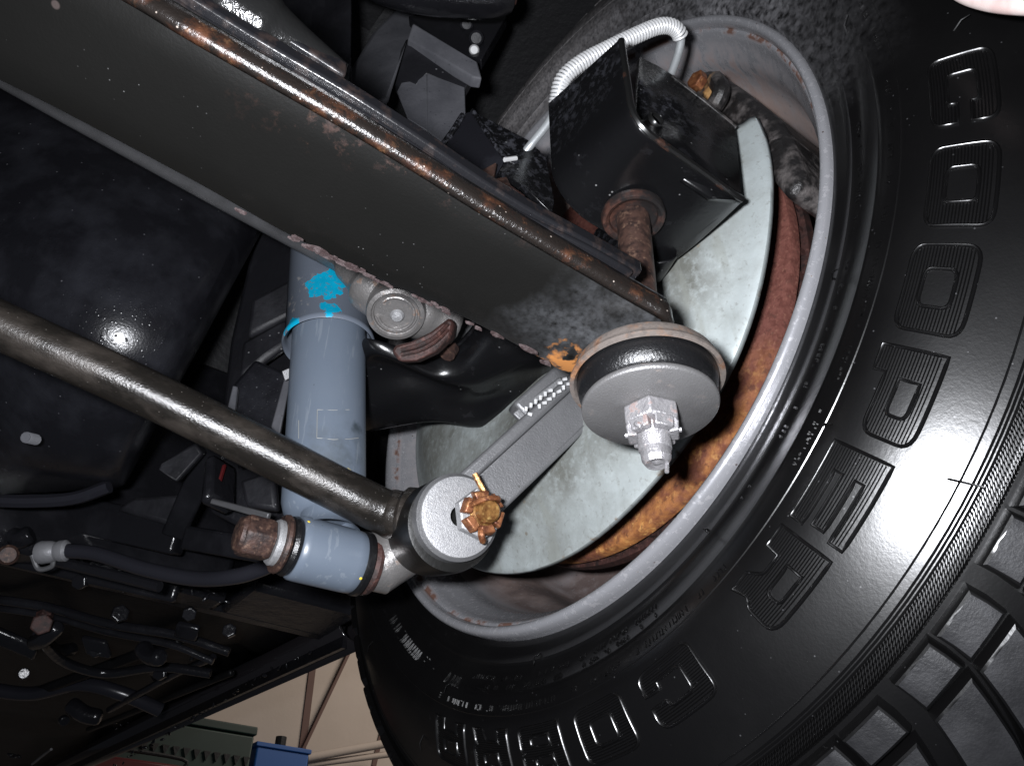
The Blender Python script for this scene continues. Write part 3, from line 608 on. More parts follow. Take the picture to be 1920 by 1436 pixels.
# raised letters ----------------------------------------------------
def rounded(pts, n=5):
    out = []; k = len(pts)
    for i in range(k):
        x, y, r = pts[i]; p = A(x, y); a = A(*pts[i-1][:2]); b = A(*pts[(i + 1) % k][:2])
        if r <= 0: out.append(p); continue
        da, db = unit(a - p), unit(b - p); p0, p1 = p + da*r, p + db*r
        for j in range(n + 1): t = j/n; out.append((1-t)**2*p0 + 2*t*(1-t)*p + t*t*p1)
    return out
LET = {   # outer loop, then holes; unit square, u along the reading direction, v outward
 'O': [[(0, 0, .2), (1, 0, .2), (1, 1, .2), (0, 1, .2)], [(.28, .26, .12), (.72, .26, .12), (.72, .74, .12), (.28, .74, .12)]],
 'C': [[(0, 0, .2), (1, 0, .2), (1, .40, 0), (.72, .40, 0), (.72, .26, .06), (.28, .26, .12), (.28, .74, .12), (.72, .74, .10), (.72, .62, 0), (1, .62, 0), (1, 1, .2), (0, 1, .2)]],
 'P': [[(0, 0, 0), (.30, 0, 0), (.30, .20, 0), (1, .20, .2), (1, 1, .2), (0, 1, 0)], [(.34, .44, 0), (.74, .44, .10), (.74, .76, .10), (.34, .76, 0)]],
 'E': [[(0, 0, 0), (1, 0, 0), (1, .24, 0), (.30, .24, 0), (.30, .39, 0), (.94, .39, 0), (.94, .61, 0), (.30, .61, 0), (.30, .76, 0), (1, .76, 0), (1, 1, 0), (0, 1, 0)]],
 'R': [[(0, 0, 0), (.30, 0, 0), (.30, .26, 0), (.58, .26, .06), (.72, 0, 0), (1, 0, 0), (.90, .32, .1), (1, .42, .1), (1, 1, .2), (0, 1, 0)], [(.32, .50, 0), (.72, .50, .10), (.72, .78, .10), (.32, .78, 0)]],
 'B': [[(0, 0, 0), (1, 0, .16), (1, .5, .1), (.92, .52, .02), (1, .54, .1), (1, 1, .16), (0, 1, 0)], [(.28, .20, 0), (.72, .20, .08), (.72, .42, .08), (.28, .42, 0)], [(.28, .60, 0), (.70, .60, .08), (.70, .80, .08), (.28, .80, 0)]],
 'A': [[(0, 0, 0), (.28, 0, 0), (.28, .26, 0), (.72, .26, 0), (.72, 0, 0), (1, 0, 0), (1, 1, .2), (0, 1, .2)], [(.28, .46, 0), (.72, .46, 0), (.72, .78, .1), (.28, .78, .1)]],
}
def letter(ch, al_c, w, R0, R1, ribs=True):
    loops = [rounded(l) for l in LET[ch]]; hh = R1 - R0; Rm = (R0 + R1)/2; g = G()
    def mp(u, v, h): R = R0 + v*hh; return sw(al_c - (u - .5)*w/Rm, R, h)
    for lp in loops:
        pts = []
        for i, p in enumerate(lp):            # resample long edges so that they follow the curve
            q = lp[(i + 1) % len(lp)]; L = np.linalg.norm((q - p)*A(w, hh)); k = max(1, int(L/.003))
            pts += [p + (q - p)*t/k for t in range(k)]
        n = len(pts); Q = np.array(pts)*A(w, hh); tan = np.roll(Q, -1, 0) - np.roll(Q, 1, 0); tan /= np.linalg.norm(tan, axis=1)[:, None] + 1e-12
        nor = np.c_[-tan[:, 1], tan[:, 0]]; b = len(g.v)
        for i in range(n):
            for off, h in ((-.00080, -.0003), (-.00055, .0008), (.0, .00115), (.00055, .0008), (.00080, -.0003)):
                q = (Q[i] + nor[i]*off)/A(w, hh); g.addv([mp(q[0], q[1], h)])
        for i in range(n):
            j = (i + 1) % n
            for k in range(4): g.f.append((b + i*5 + k, b + i*5 + k + 1, b + j*5 + k + 1, b + j*5 + k))
    if ribs:
        step = .00105/hh; v = step*1.3
        while v < 1 - step:
            xs = []
            for lp in loops:
                for i in range(len(lp)):
                    p, q = lp[i], lp[(i + 1) % len(lp)]
                    if (p[1] > v) != (q[1] > v): xs.append(p[0] + (v - p[1])/(q[1] - p[1])*(q[0] - p[0]))
            xs.sort()
            for a, b2 in zip(xs[::2], xs[1::2]):
                a += .0008/w; b2 -= .0008/w
                if b2 - a < .0015/w: continue
                k = max(1, int((b2 - a)*w/.004)); b = len(g.v); dv = .00036/hh
                for i in range(k + 1):
                    u = a + (b2 - a)*i/k
                    g.addv([mp(u, v - dv, -.0002), mp(u, v, .00045), mp(u, v + dv, -.0002)])
                for i in range(k):
                    for c in range(2): g.f.append((b + i*3 + c, b + i*3 + c + 1, b + i*3 + c + 4, b + i*3 + c + 3))
            v += step
    o = obj('raised_letter', g, 'tyre', tyre, sharp=55); o['label'] = 'raised letter ' + ch; return o
cp = [('C', (1806, 190)), ('O', (1800, 365)), ('O', (1760, 552)), ('P', (1702, 748)), ('E', (1598, 938)), ('R', (1478, 1095))]
for ch, p, dr_ in zip([c[0] for c in cp], [c[1] for c in cp], (.008, .008, .0065, .0055, .0035, .0025)): letter(ch, alpha(*p), .0350, .2530 + dr_, .2742 + dr_)
for ch, p in [('C', (1272, 1285)), ('O', (1133, 1342)), ('B', (1018, 1375)), ('R', (922, 1392)), ('A', (838, 1400))]: letter(ch, alpha(*p), .0325, .2555, .2775)
# fine print: rings of tiny raised strokes, too small to read
def fine_print(R, a0, a1, hgt, dens=.0022, gap=.25):
    g = G(); a = a0
    while a > a1:
        if random.random() < gap: a -= .004/R*random.uniform(.6, 2); continue
        for k in range(random.choice((1, 2, 2, 3))):
            if random.random() < .6: u0, u1, v0, v1 = (k*.0005, k*.0005, 0, hgt)
            else: vv = random.choice((0, .5, 1))*hgt; u0, u1, v0, v1 = (0, .0013, vv, vv)
            wd_ = .00022
            if v0 != v1: q = [(u0 - wd_, v0), (u0 + wd_, v0), (u0 + wd_, v1), (u0 - wd_, v1)]
            else: q = [(u0, v0 - wd_), (u1, v0 - wd_), (u1, v0 + wd_), (u0, v0 + wd_)]
            g.hull8([sw(a - u/R, R + v, -.0002) for u, v in q], [sw(a - u/R, R + v, .00055) for u, v in q])
        a -= dens/R
    o = obj('fine_print', g, 'tyre', tyre, kind='stuff', sharp=20)
aa = math.radians
fine_print(.2432, aa(62), aa(-52), .0020); fine_print(.2245, aa(-12), aa(-62), .0020, gap=.35)
fine_print(.2440, aa(-62), aa(-118), .0026); fine_print(.2335, aa(-74), aa(-112), .0022); fine_print(.2285, aa(-74), aa(-112), .0022)
fine_print(.2325, aa(-113), aa(-140), .0055, .0034, .2)
# sidewall fold lines and thin vent spews (rubber hairs)
g = G()
for R, hgt in ((.2490, .00035), (.2960, .0003)):
    g.lathe([(R - .0006, side(R - .0006)[0] + .0002), (R, side(R)[0] - hgt), (R + .0006, side(R + .0006)[0] + .0002)], (0, 0, 0), (1, 0, 0), 200, (0, 0, 1))
obj('mould_ring', g, 'tyre', tyre)
for px, py, R, L in ((1830, 918, .2925, .010), (1557, 527, .2175, .006), (1310, 975, .2175, .008), (1575, 815, .2480, .006), (1000, 1215, .2175, .009), (870, 1200, .2360, .007), (790, 1345, .272, .007), (1590, 100, .232, .007), (700, 1198, .26, .006), (1860, 40, .272, .006)):
    al = alpha(px, py); p = sw(al, R, -.0005); q = sw(al + .004, R + L*.5, .0030); r = sw(al + .008, R + L, .0034)
    g = G(); g.tube([p, q, r], [.0005, .00042, .0003], 6); obj('vent_spew', g, 'tyre', tyre)
# knurled wedge band on the shoulder
g = G(); a = aa(70)
while a > aa(-190):
    for k in range(2):
        R0, R1 = (.3020, .3085); sl = .016 if k else .008
        pa, pb = sw(a, R0 + .001*random.random(), .0), sw(a - sl/.31, R1 - .002*random.random(), .0)
        n_ = 4; b = len(g.v); dirs = unit(pb - pa); wd_ = .00045
        for i in range(n_ + 1):
            t = i/n_; R = R0 + (R1 - R0)*t; al = a - sl/.31*t
            g.addv([sw(al + wd_/R, R, -.0002), sw(al, R, .00085), sw(al - wd_/R, R, -.0002)])
        for i in range(n_):
            for c in range(2): g.f.append((b + i*3 + c, b + i*3 + c + 1, b + i*3 + c + 4, b + i*3 + c + 3))
    a -= .0016/.31
for R in (.2993, .3005, .3017): g.lathe([(R - .0005, side(R - .0005)[0] + .0001), (R, side(R)[0] - .0006), (R + .0005, side(R + .0005)[0] + .0001)], (0, 0, 0), (1, 0, 0), 200, (0, 0, 1))
obj('knurled_band', g, 'tyre', tyre, kind='stuff', sharp=25)

# tread blocks -------------------------------------------------------
tr = np.array(TP[:9]); tl = np.r_[0, np.cumsum(np.linalg.norm(np.diff(tr, axis=0), axis=1))]
def tread(al, m, h):
    r, x = np.interp(m, tl, tr[:, 0]), np.interp(m, tl, tr[:, 1]); e = .002
    dr = np.interp(m + e, tl, tr[:, 0]) - np.interp(m - e, tl, tr[:, 0]); dx = np.interp(m + e, tl, tr[:, 1]) - np.interp(m - e, tl, tr[:, 1])
    nn = unit(A(dx, -dr)); r += nn[0]*h; x += nn[1]*h; return A(x, -r*math.cos(al), r*math.sin(al))
NB = 38; pitch = 2*math.pi/NB; HB = .0060
def block(u0, u1, m0, m1, skew):
    """u in metres along the tread, m across it; eight-sided raised pad with softened edges"""
    g = G(); Rr = .335; ku, km = 4, max(2, int((m1 - m0)/.005)); rings = []
    loop = [(u0 + (u1 - u0)*i/ku, m0) for i in range(ku)] + [(u1, m0 + (m1 - m0)*i/km) for i in range(km)] + [(u1 - (u1 - u0)*i/ku, m1) for i in range(ku)] + [(u0, m1 - (m1 - m0)*i/km) for i in range(km)]
    c = A((u0 + u1)/2, (m0 + m1)/2)
    for inset, h in ((-.0008, -.0015), (0, HB*.55), (.0007, HB*.92), (.0016, HB)):
        pts = []
        for u, m in loop:
            du = inset if u < c[0] - 1e-9 else -inset; dm = inset if m < c[1] else -inset
            uu = u + (du if abs(abs(u - c[0]) - (u1 - u0)/2) < 1e-6 else 0); mm = m + (dm if abs(abs(m - c[1]) - (m1 - m0)/2) < 1e-6 else 0)
            pts.append(tread((uu + skew(mm))/Rr, mm, h))
        rings.append(pts)
    n = len(loop); b = 0
    for r in rings: g.addv(r)
    for i in range(len(rings) - 1):
        for k in range(n): k2 = (k + 1) % n; g.f.append((i*n + k, i*n + k2, (i + 1)*n + k2, (i + 1)*n + k))
    Pg = [[tread(((u0 + .0016) + (u1 - u0 - .0032)*i/ku + skew(mm))/Rr, mm, HB) for i in range(ku + 1)] for mm in [m0 + .0016 + (m1 - m0 - .0032)*j/km for j in range(km + 1)]]
    g.grid(Pg); return g
skew = lambda m: -.010*max(0, m - .012)/.03 - 4.0*max(0, m - .012)**2
def weld(o):
    bm = bmesh.new(); bm.from_mesh(o.data); bmesh.ops.remove_doubles(bm, verts=bm.verts, dist=.0002); bmesh.ops.recalc_face_normals(bm, faces=bm.faces); bm.to_mesh(o.data); bm.free(); return o
protos = []
for u0, u1, m0, m1 in ((-.0234, -.0013, .0008, .0145), (.0010, .0230, .0014, .0152), (-.0234, -.0013, .0170, .056), (.0010, .0230, .0177, .056)):
    o = obj('tread_block', block(u0, u1, m0, m1, skew), 'tyre', tyre, sharp=40); o.data.materials.append(MT['tread_top'])
    ku, km = 4, max(2, int((m1 - m0)/.005)); nr = 3*2*(ku + km)
    for p in list(o.data.polygons)[nr:]: p.material_index = 1
    protos.append(weld(o))
for k in range(1, NB):
    for p in protos:
        c = p.copy(); S.collection.objects.link(c); c.rotation_euler = (k*pitch, 0, 0)
for k in range(3):
    g = G(); x0 = .075 + .038*k
    g.lathe([(.338, x0), (.344, x0 + .001), (.3448, x0 + .003), (.3448, x0 + .027), (.344, x0 + .029), (.338, x0 + .03)], (0, 0, 0), (1, 0, 0), 160, (0, 0, 1)); obj('tread_rib', g, 'tyre', tyre)

# ================================================================== BRAKE: rotor, shield, caliper
rt = empty('brake_rotor', (.04, 0, 0), 'rusty brake disc behind the pale shield, orange rust at the bottom', 'brake disc')
g = G(); g.lathe([(.085, .040), (.150, .040), (.1532, .0406), (.1540, .0425), (.1540, .0475), (.1510, .048), (.11, .048)], (0, 0, 0), (1, 0, 0), 160); obj('friction_face', g, 'rotor', rt)
g = G(); g.lathe([(.11, .055), (.1510, .055), (.1540, .0555), (.1540, .062), (.11, .062)], (0, 0, 0), (1, 0, 0), 160); obj('outer_face', g, 'rust_dark', rt)
for k in range(60):
    al = 2*math.pi*k/60; c = A(.0515, -.138*math.cos(al), .138*math.sin(al)); g = G(); rd = unit(A(0, c[1], c[2]))
    g.box(c, (.0036, 0, 0), np.cross(rd, A(1, 0, 0))*.0016, rd*.014)
    if k == 0: v0 = obj('vane', g, 'rust_dark', rt); v0b = al
    else:
        c_ = v0.copy(); S.collection.objects.link(c_); c_.location = (0, 0, 0); c_.rotation_euler = (-al, 0, 0)
g = G(); g.lathe([(.0, .030), (.05, .030), (.085, .034), (.085, .042)], (0, 0, 0), (1, 0, 0), 60); obj('hat', g, 'rust_dark', rt)
sh = empty('dust_shield', (0, 0, 0), 'pale galvanised brake dust shield, crescent inside the rim', 'dust shield')
a_end = math.atan2(*(lambda p: (p[2], -p[1]))(on(1395, 228, 'X', .0)))
prof = [(.02, -.010), (.06, -.013), (.085, -.0160), (.100, -.0170), (.115, -.0170), (.130, -.0152), (.140, -.0124), (.149, -.0084), (.157, -.0042), (.164, -.0008), (.1685, .0004), (.1706, .0018), (.1708, .004)]
g = G(); nseg = 150
P = []
for i in range(nseg + 1):
    al = a_end - i/nseg*math.radians(262); P.append([A(x + .0010*math.sin(al*7 + r*40), -r*math.cos(al), r*math.sin(al)) for r, x in prof])
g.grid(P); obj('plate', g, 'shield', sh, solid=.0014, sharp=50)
cl = empty('brake_caliper', on(1400, 230, 'X', .03), 'grimy black brake caliper at the top of the rim', 'brake caliper')
def capsule_poly(pts, x, vec, name, mat, par, bev=.005): 
    g = G(); g.prism(pp(pts, 'X', x), vec); return obj(name, g, mat, par, bevel=bev, seg=3, sharp=40)
capsule_poly([(1282, 170), (1300, 135), (1330, 124), (1392, 166), (1450, 212), (1486, 262), (1446, 292), (1400, 262), (1330, 230)], .012, (.085, 0, 0), 'housing', 'caliper', cl, .009)
capsule_poly([(1430, 262), (1476, 246), (1502, 316), (1500, 346), (1474, 372), (1440, 330)], .008, (.08, 0, 0), 'piston_body', 'caliper', cl, .007)
capsule_poly([(1290, 160), (1312, 128), (1340, 134), (1350, 160), (1326, 190), (1296, 188)], .004, (.03, 0, 0), 'bleeder_boss', 'caliper', cl, .006)
g = G(); g.tube(spline([on(1342, 150, 'X', .0), on(1352, 172, 'X', -.002), on(1338, 200, 'X', .0), on(1312, 222, 'X', .004)], 5), .0052, 10); obj('rib', g, 'caliper', cl)
g = G(); g.ngon(on(1314, 158, 'X', .004), (-1, 0, 0), .0065, .006); obj('bolt_head', g, 'rust_nut', cl)

# ================================================================== TRAILING ARM
ZB = -.060; XI, XO, YR = -.0955, -.0245, -.1655
ta = empty('trailing_arm', (-.06, -.1, ZB), 'black stamped steel trailing arm with the long bolt through its floor', 'trailing arm')
# floor and rounded inboard wall as one bent sheet, lofted along Y
P = []
ys = np.linspace(YR, -.1125, 18)
for y in ys:
    t = (y - YR)/.186; row = []; top = lerp(.004, .016, min(1, t*3)) - .010*max(0, (t - .29)/.06)**2; xi = XI; rad = .012 + .016*min(1, t*2.2)
    out = XO + .004*math.sin(t*9) ; zz = ZB + .0015*math.sin(t*12)
    for k in range(8): row.append(A(xi, y, lerp(top, zz + rad, k/8)))
    for k in range(8): a = math.pi/2*k/7; row.append(A(xi + rad - rad*math.cos(a), y, zz + rad - rad*math.sin(a)))
    for k in range(1, 11):
        x = lerp(xi + rad, out, k/10); row.append(A(x, y, zz + .0022*max(0, 1 - abs((x + .06)/.02))*max(0, 1 - abs((y + .150)/.02))))
    row[-1] = row[-1] + A(0, 0, .001); P.append(row)
g = G(); g.grid(P); obj('shell', g, 'gasblack', ta, solid=.0032, sharp=60, bevel=.0008)
# raised lip along the rear edge
edge = [p for p in P[0]]
g = G(); g.tube(edge[::2] + [edge[-1]], .0018, 8); obj('rear_lip', g, 'raw_edge', ta, label='worn edge of the stamping')
# outboard wall and recessed end plate with round hole
def yp(px): return lerp(-.150, -.1645, min(1, max(0, (px - 1190)/190)))
def pe(px, py): return on(px, py, 'Y', yp(px))
hole = pe(1228, 230)
top_e = [(1197, 112), (1230, 128), (1262, 148), (1318, 192), (1374, 240), (1381, 300), (1387, 378), (1330, 372), (1250, 318), (1188, 262)]
hx, hy = 1228., 230.; ring_o, ring_i = [], []
angs = sorted(list(np.linspace(-math.pi, math.pi, 28, endpoint=False)) + [math.atan2(y - hy, x - hx) for x, y in top_e])
for a in angs:                       # outline points seen from the hole, so that the plate is a ring of quads
    dx, dy = math.cos(a), math.sin(a); best = 0
    for k in range(len(top_e)):
        (x0, y0), (x1, y1) = top_e[k], top_e[(k + 1) % len(top_e)]; den = dx*(y1 - y0) - dy*(x1 - x0)
        if abs(den) < 1e-9: continue
        t = ((x0 - hx)*(y1 - y0) - (y0 - hy)*(x1 - x0))/den; u = ((x0 - hx)*dy - (y0 - hy)*dx)/den
        if t > 0 and -1e-6 <= u <= 1 + 1e-6: best = max(best, t)
    ring_o.append(pe(hx + dx*best, hy + dy*best)); ring_i.append(pe(hx + dx*15, hy + dy*13))
g = G(); g.grid([ring_i + ring_i[:1], ring_o + ring_o[:1]]); obj('end_plate', g, 'gasblack', ta, solid=.003)
g = G(); g.lathe([(.0040, -.0020), (.0045, -.0024), (.0050, -.0014), (.0050, 0)], hole, (0, 1, 0), 20); obj('hole_rim', g, 'raw_edge', ta)
g = G(); g.lathe([(0, .0045), (.012, .0045)], hole, (0, 1, 0), 12); obj('inner_web', g, 'rust_nut', ta)
xo_top = pe(1374, 240)
g = G(); g.prism([(XO, -.160, ZB), (xo_top[0] - .001, -.1625, xo_top[2]), (xo_top[0], -.06, xo_top[2] + .01), (XO, -.02, ZB)], (-.003, 0, 0)); obj('outboard_wall', g, 'gasblack', ta, bevel=.0006)
t0_, t1_ = pe(1258, 148) + A(0, -.001, 0), pe(1378, 243) + A(0, -.001, 0)
g = G(); g.prism([t0_, t1_, t1_ + A(0, .06, .006), t0_ + A(0, .06, .006)], (0, 0, .003)); obj('top_flange', g, 'gasblack', ta, bevel=.0006)
g = G(); g.tube([t0_ + A(0, .0005, .0005), lerp(t0_, t1_, .5) + A(0, .0002, .0012), t1_ + A(0, .0005, .0005)], .0016, 8); obj('flange_edge', g, 'caliper', ta)
tab = on(1400, 388, 'Z', ZB)
# front part of the arm: folded glossy sheet running forward under the half shaft
inn = [(1075, 470), (1000, 560), (935, 618), (905, 628), (882, 655), (858, 674), (830, 684), (800, 682), (765, 664), (730, 650), (690, 644), (684, 650), (676, 656)]
out = [(1290, 470), (1170, 640), (1085, 690), (1056, 712), (1030, 730), (1000, 748), (968, 768), (955, 776), (925, 802), (885, 800), (840, 786), (770, 796), (676, 822)]
P = []
for i in range(len(inn)):
    row = []
    for k in range(13):
        t = k/12; a = on(*inn[i], 'Z', ZB + .004); b = on(*out[i], 'Z', ZB - .004); p = lerp(a, b, t)
        p = p + A(0, 0, .005*math.sin(t*math.pi*2.0 + i*.55) + .004*math.exp(-((t - .55)/.12)**2)*(-1 if i > 5 else .4))
        if t > .93: p = p + A(0, 0, .006)
        if t < .07: p = p + A(0, 0, .008)
        row.append(p)
    P.append(row)
g = G(); g.grid(P); obj('front_sheet', g, 'gasblack', ta, solid=.003, sub=2, sharp=80)
g = G(); g.tube(spline([p[12] for p in P[2:9]], 4), .0016, 6); obj('torn_edge', g, 'raw_edge', ta)
g = G(); g.tube(spline([p[0] + A(0, 0, .001) for p in P[3:9]], 4), .0018, 6); obj('inner_edge', g, 'gasblack', ta)
# the small folded bracket inboard of the arm
bk = empty('pipe_bracket', dep(930, 280, .45), 'small folded black bracket where the brake pipe ends, above the leaf spring', 'bracket')
plate('face', [(832, 272, .46), (872, 212, .47), (886, 208, .472), (948, 300, .445), (930, 330, .44), (905, 330, .44)], 'undercoat', bk, .004, .0006)
plate('face', [(886, 208, .472), (990, 262, .465), (1022, 292, .46), (1010, 330, .45), (950, 300, .445)], 'gasblack', bk, .004, .0006)
plate('face', [(950, 300, .446), (1024, 292, .461), (1040, 380, .44), (1036, 400, .43), (985, 350, .43), (935, 320, .44)], 'gasblack', bk, .004, .0006)
g = G(); g.tube([dep(886, 208, .470), dep(918, 258, .456), dep(948, 298, .443)], .0014, 8); obj('fold', g, 'gasblack', bk)
g = G(); g.tube([dep(946, 300, .442), dep(968, 297, .447)], .0013, 8); obj('crimp', g, 'coil', bk)
g = G(); g.tube(spline([dep(868, 216, .469), dep(850, 245, .464), dep(830, 272, .459)], 5), .0018, 8); obj('hem', g, 'gasblack', bk)
rc = empty('rusty_clip', dep(945, 345, .425), 'crumpled brown rusty clip between bracket and leaf spring', 'clip')
plate('strap', [(898, 322, .435), (930, 304, .435), (925, 338, .43), (905, 336, .43)], 'rust_bolt', rc, .002, .0005)
plate('strap', [(918, 336, .428), (950, 330, .43), (960, 350, .425), (935, 358, .42)], 'rust_bolt', rc, .003, .0008)
plate('strap', [(955, 345, .425), (985, 366, .423), (992, 396, .415), (965, 380, .415)], 'rust_dark', rc, .003, .0005)

# ================================================================== LEAF SPRING
ls = empty('leaf_spring', (-.3, -.12, -.10), 'wide black leaf spring with rusty upper edge crossing from the top left', 'leaf spring')
EU = [(-160, -250), (60, -116), (180, -46), (270, 6), (345, 52), (480, 130), (640, 222), (780, 308), (900, 384), (1000, 444), (1100, 503), (1190, 556), (1250, 590)]
EL = [(-360, -20), (-180, 72), (-90, 116), (0, 161), (95, 208), (240, 284), (390, 364), (520, 438), (640, 498), (740, 545), (850, 594), (950, 645), (1024, 686)]
def zs(t): return lerp(-.098, -.1500, t**.9)
def edge3(E, z0=0):
    n = len(E); return [on(x, y, 'Z', zs(i/(n - 1)) + z0) for i, (x, y) in enumerate(E)]
UP, LO = spline(edge3(EU), 4), spline(edge3(EL), 4)
BOLT = A(-.064, -.128, -.155)
cc = BOLT + A(0, 0, .003); ru = np.linalg.norm((UP[-1] - cc)[:2]); 
# main leaf: grid across, rounded end wrapping round the bolt
TH = .0075
def leaf(U, L, th, rnd=True, crown=.0006):
    P = []; top = []
    for a, b in zip(U, L):
        row = []; 
        for k in range(9):
            t = k/8; e = abs(2*t - 1); row.append(lerp(a, b, t) + A(0, 0, crown*e**6*4))
        P.append(row)
    if rnd:
        a, b = U[-1], L[-1]; m = (a + b)/2; r = np.linalg.norm(a - b)/2; ex = unit(np.cross(unit(b - a), A(0, 0, 1)));
        if ex[0] < 0: ex = -ex
        for s_ in (.12, .25, .4, .55, .7, .82, .92, .98):
            w = math.sqrt(1 - s_*s_); P.append([m + ex*r*.80*s_ + (p - m)*w for p in P[len(U) - 1]])
    n = len(P); g = G(); g.grid(P); b0 = len(g.v); Q = [[p + A(0, 0, th) for p in r] for r in P]; g.grid(Q)
    c = 9
    idx = [(i, 0) for i in range(n)] + [(n - 1, j) for j in range(1, c)] + [(i, c - 1) for i in range(n - 2, -1, -1)] + [(0, j) for j in range(c - 2, 0, -1)]
    for k in range(len(idx)):
        i, j = idx[k]; i2, j2 = idx[(k + 1) % len(idx)]; g.f.append((i*c + j, i2*c + j2, b0 + i2*c + j2, b0 + i*c + j))
    return g
_a, _b = UP[-1], LO[-1]; _m = (_a + _b)/2; _r = np.linalg.norm(_a - _b)/2; _ex = unit(np.cross(unit(_b - _a), A(0, 0, 1))); _ex = _ex if _ex[0] > 0 else -_ex
END_ARC = [_m + _ex*_r*.78*s_ + (_a - _m)*math.sqrt(1 - s_*s_)*.99 + A(0, 0, TH*.5) for s_ in (.15, .3, .45, .6, .72, .83, .92)]
g = leaf(UP, LO, TH); obj('main_leaf', g, 'spring', ls, bevel=.0012, seg=3)
# rusty rounded rear edge
ed = [p + A(0, 0, TH*.5) for p in UP] + END_ARC
edb = [p + A(0, 0, -TH*.5) for p in ed]; rows = []
for i_, p in enumerate(edb):
    q = edb[min(i_ + 1, len(edb) - 1)] - edb[max(i_ - 1, 0)]; ov = unit(np.cross(q, A(0, 0, 1))); ov = -ov if np.dot(ov, A(0, -1, 0)) < 0 and i_ < len(UP) else ov
    if i_ >= len(UP) and np.dot(ov, p - _m) < 0: ov = -ov
    wv = .0002*math.sin(i_*2.3) + .00015*math.sin(i_*5.1)
    rows.append([p - ov*.0030 + A(0, 0, -.0004), p - ov*.0008 + A(0, 0, -.0007), p + ov*.0006 + A(0, 0, .0002), p + ov*(.0011 + wv) + A(0, 0, .0016), p + ov*(.0011 - wv) + A(0, 0, .0050), p + ov*.0006 + A(0, 0, TH), p - ov*.001 + A(0, 0, TH + .0004)])
g = G(); g.grid(rows); obj('rusted_edge', g, 'leaf_edge', ls, solid=.0006, sharp=70, label='rusty rear edge of the leaf')
# flaking paint along the front edge
fl_pts = [(592, 466, .0030), (612, 478, .0034), (640, 492, .0034), (664, 503, .003), (690, 516, .0025), (725, 533, .0022), (994, 657, .0032), (1024, 680, .003), (930, 628, .0022), (790, 562, .002), (455, 398, .002)]
for _ in range(22):
    px = random.choice((random.uniform(430, 760), random.uniform(560, 720), random.uniform(760, 1020))); py = np.interp(px, [e[0] for e in EL], [e[1] for e in EL]) - abs(random.gauss(0, 5)) - 2; fl_pts.append((px, py, random.uniform(.0006, .0019)))
for px, py, s_ in fl_pts:
    q = on(px, py, 'Z', zs((px + 360)/1384)); g = G(); n_ = 9
    pts = []
    for k in range(n_):
        a = 2*math.pi*k/n_; r = s_*random.uniform(.35, 1.2); pts.append(q + A(1, -.28, -.25)*r*math.cos(a)*1.5 + A(.2, 1, 0)*r*.42*math.sin(a) + A(0, 0, -.0006))
    g.prism(pts, (0, 0, .001)); obj('paint_flake', g, 'flake', ls)
# upper leaves, stepped back
def upper_leaf(name, E1, dz, th, width, mat, z_end=None):
    n = len(E1); U = spline([on(x, y, 'Z', zs(min(1, max(0, (x + 160)/1400)))+dz) for x, y in E1], 4)
    L = [p + A(.0, width, 0) for p in U]; g = leaf(U, L, th, False); return obj(name, g, mat, ls, bevel=.0009, seg=2)
upper_leaf('liner_strip', [(260, -42), (345, 22), (480, 102), (640, 196), (780, 284), (900, 366), (1000, 422), (1100, 470), (1190, 520)], .0095, .0022, .050, 'black_leaf')
upper_leaf('second_leaf', [(270, -60), (355, 0), (490, 84), (650, 178), (790, 268), (905, 346), (1000, 404), (1100, 458), (1206, 518)], .0125, .0060, .050, 'black_leaf')
upper_leaf('third_leaf', [(330, -60), (420, 0), (500, 54), (570, 98), (648, 148)], .0215, .0070, .050, 'black_leaf')
# end pad that catches the flash
pth = spline([on(x, y, 'Z', zs(min(1, (x + 160)/1400)) + .030) for x, y in ((300, -75), (380, -22), (440, 18), (500, 54), (560, 88), (645, 138))], 5)
g = G(); g.tube(pth, [.0105]*8 + [.0115]*8 + list(np.linspace(.010, .0035, len(pth) - 16)), 18); obj('end_pad', g, 'pad', ls, sharp=80)
# ================================================================== SPRING CUSHION, WASHERS AND BOLT
AX = unit(A(-.002, -.002, -1))
cu = empty('spring_cushion', BOLT, 'black rubber cushion in a rusty cup under the leaf spring end', 'rubber cushion')
o = BOLT
g = G(); g.lathe([(.016, -.001), (.0278, -.0008), (.0290, .0008), (.0294, .0030), (.0300, .0052), (.0312, .0062), (.0312, .0074), (.0296, .0078), (.0284, .0066), (.0275, .0020), (.016, .001)], o, AX, 90); obj('cup', g, 'cup', cu)
g = G(); g.lathe([(.010, .002), (.0262, .002), (.0280, .0050), (.0284, .0080), (.0277, .0125), (.0260, .0158), (.0245, .0172), (.010, .0172)], o, AX, 90); obj('rubber', g, 'rubber', cu, sharp=60)
wz = .0172
ws = empty('washer', o + AX*wz, 'large grey steel washer below the rubber cushion', 'washer')
g = G(); g.lathe([(.006, 0), (.0240, 0), (.0264, .0006), (.0271, .0016), (.0270, .0030), (.0262, .0037), (.006, .0042)], o + AX*wz, AX, 96); obj('disc', g, 'washer', ws, sharp=50)
nb = o + AX*(wz + .0040)
sb = empty('spring_bolt', nb, 'long rusty bolt with silver castle nut and cotter pin hanging the spring', 'bolt')
refc = unit(CAM - nb)
g = G(); g.ngon(nb, AX, .0116, .0085, 6, refc, .08); obj('nut', g, 'silver', sb, bevel=.0005)
a_, u_, v_ = frame(AX, refc)
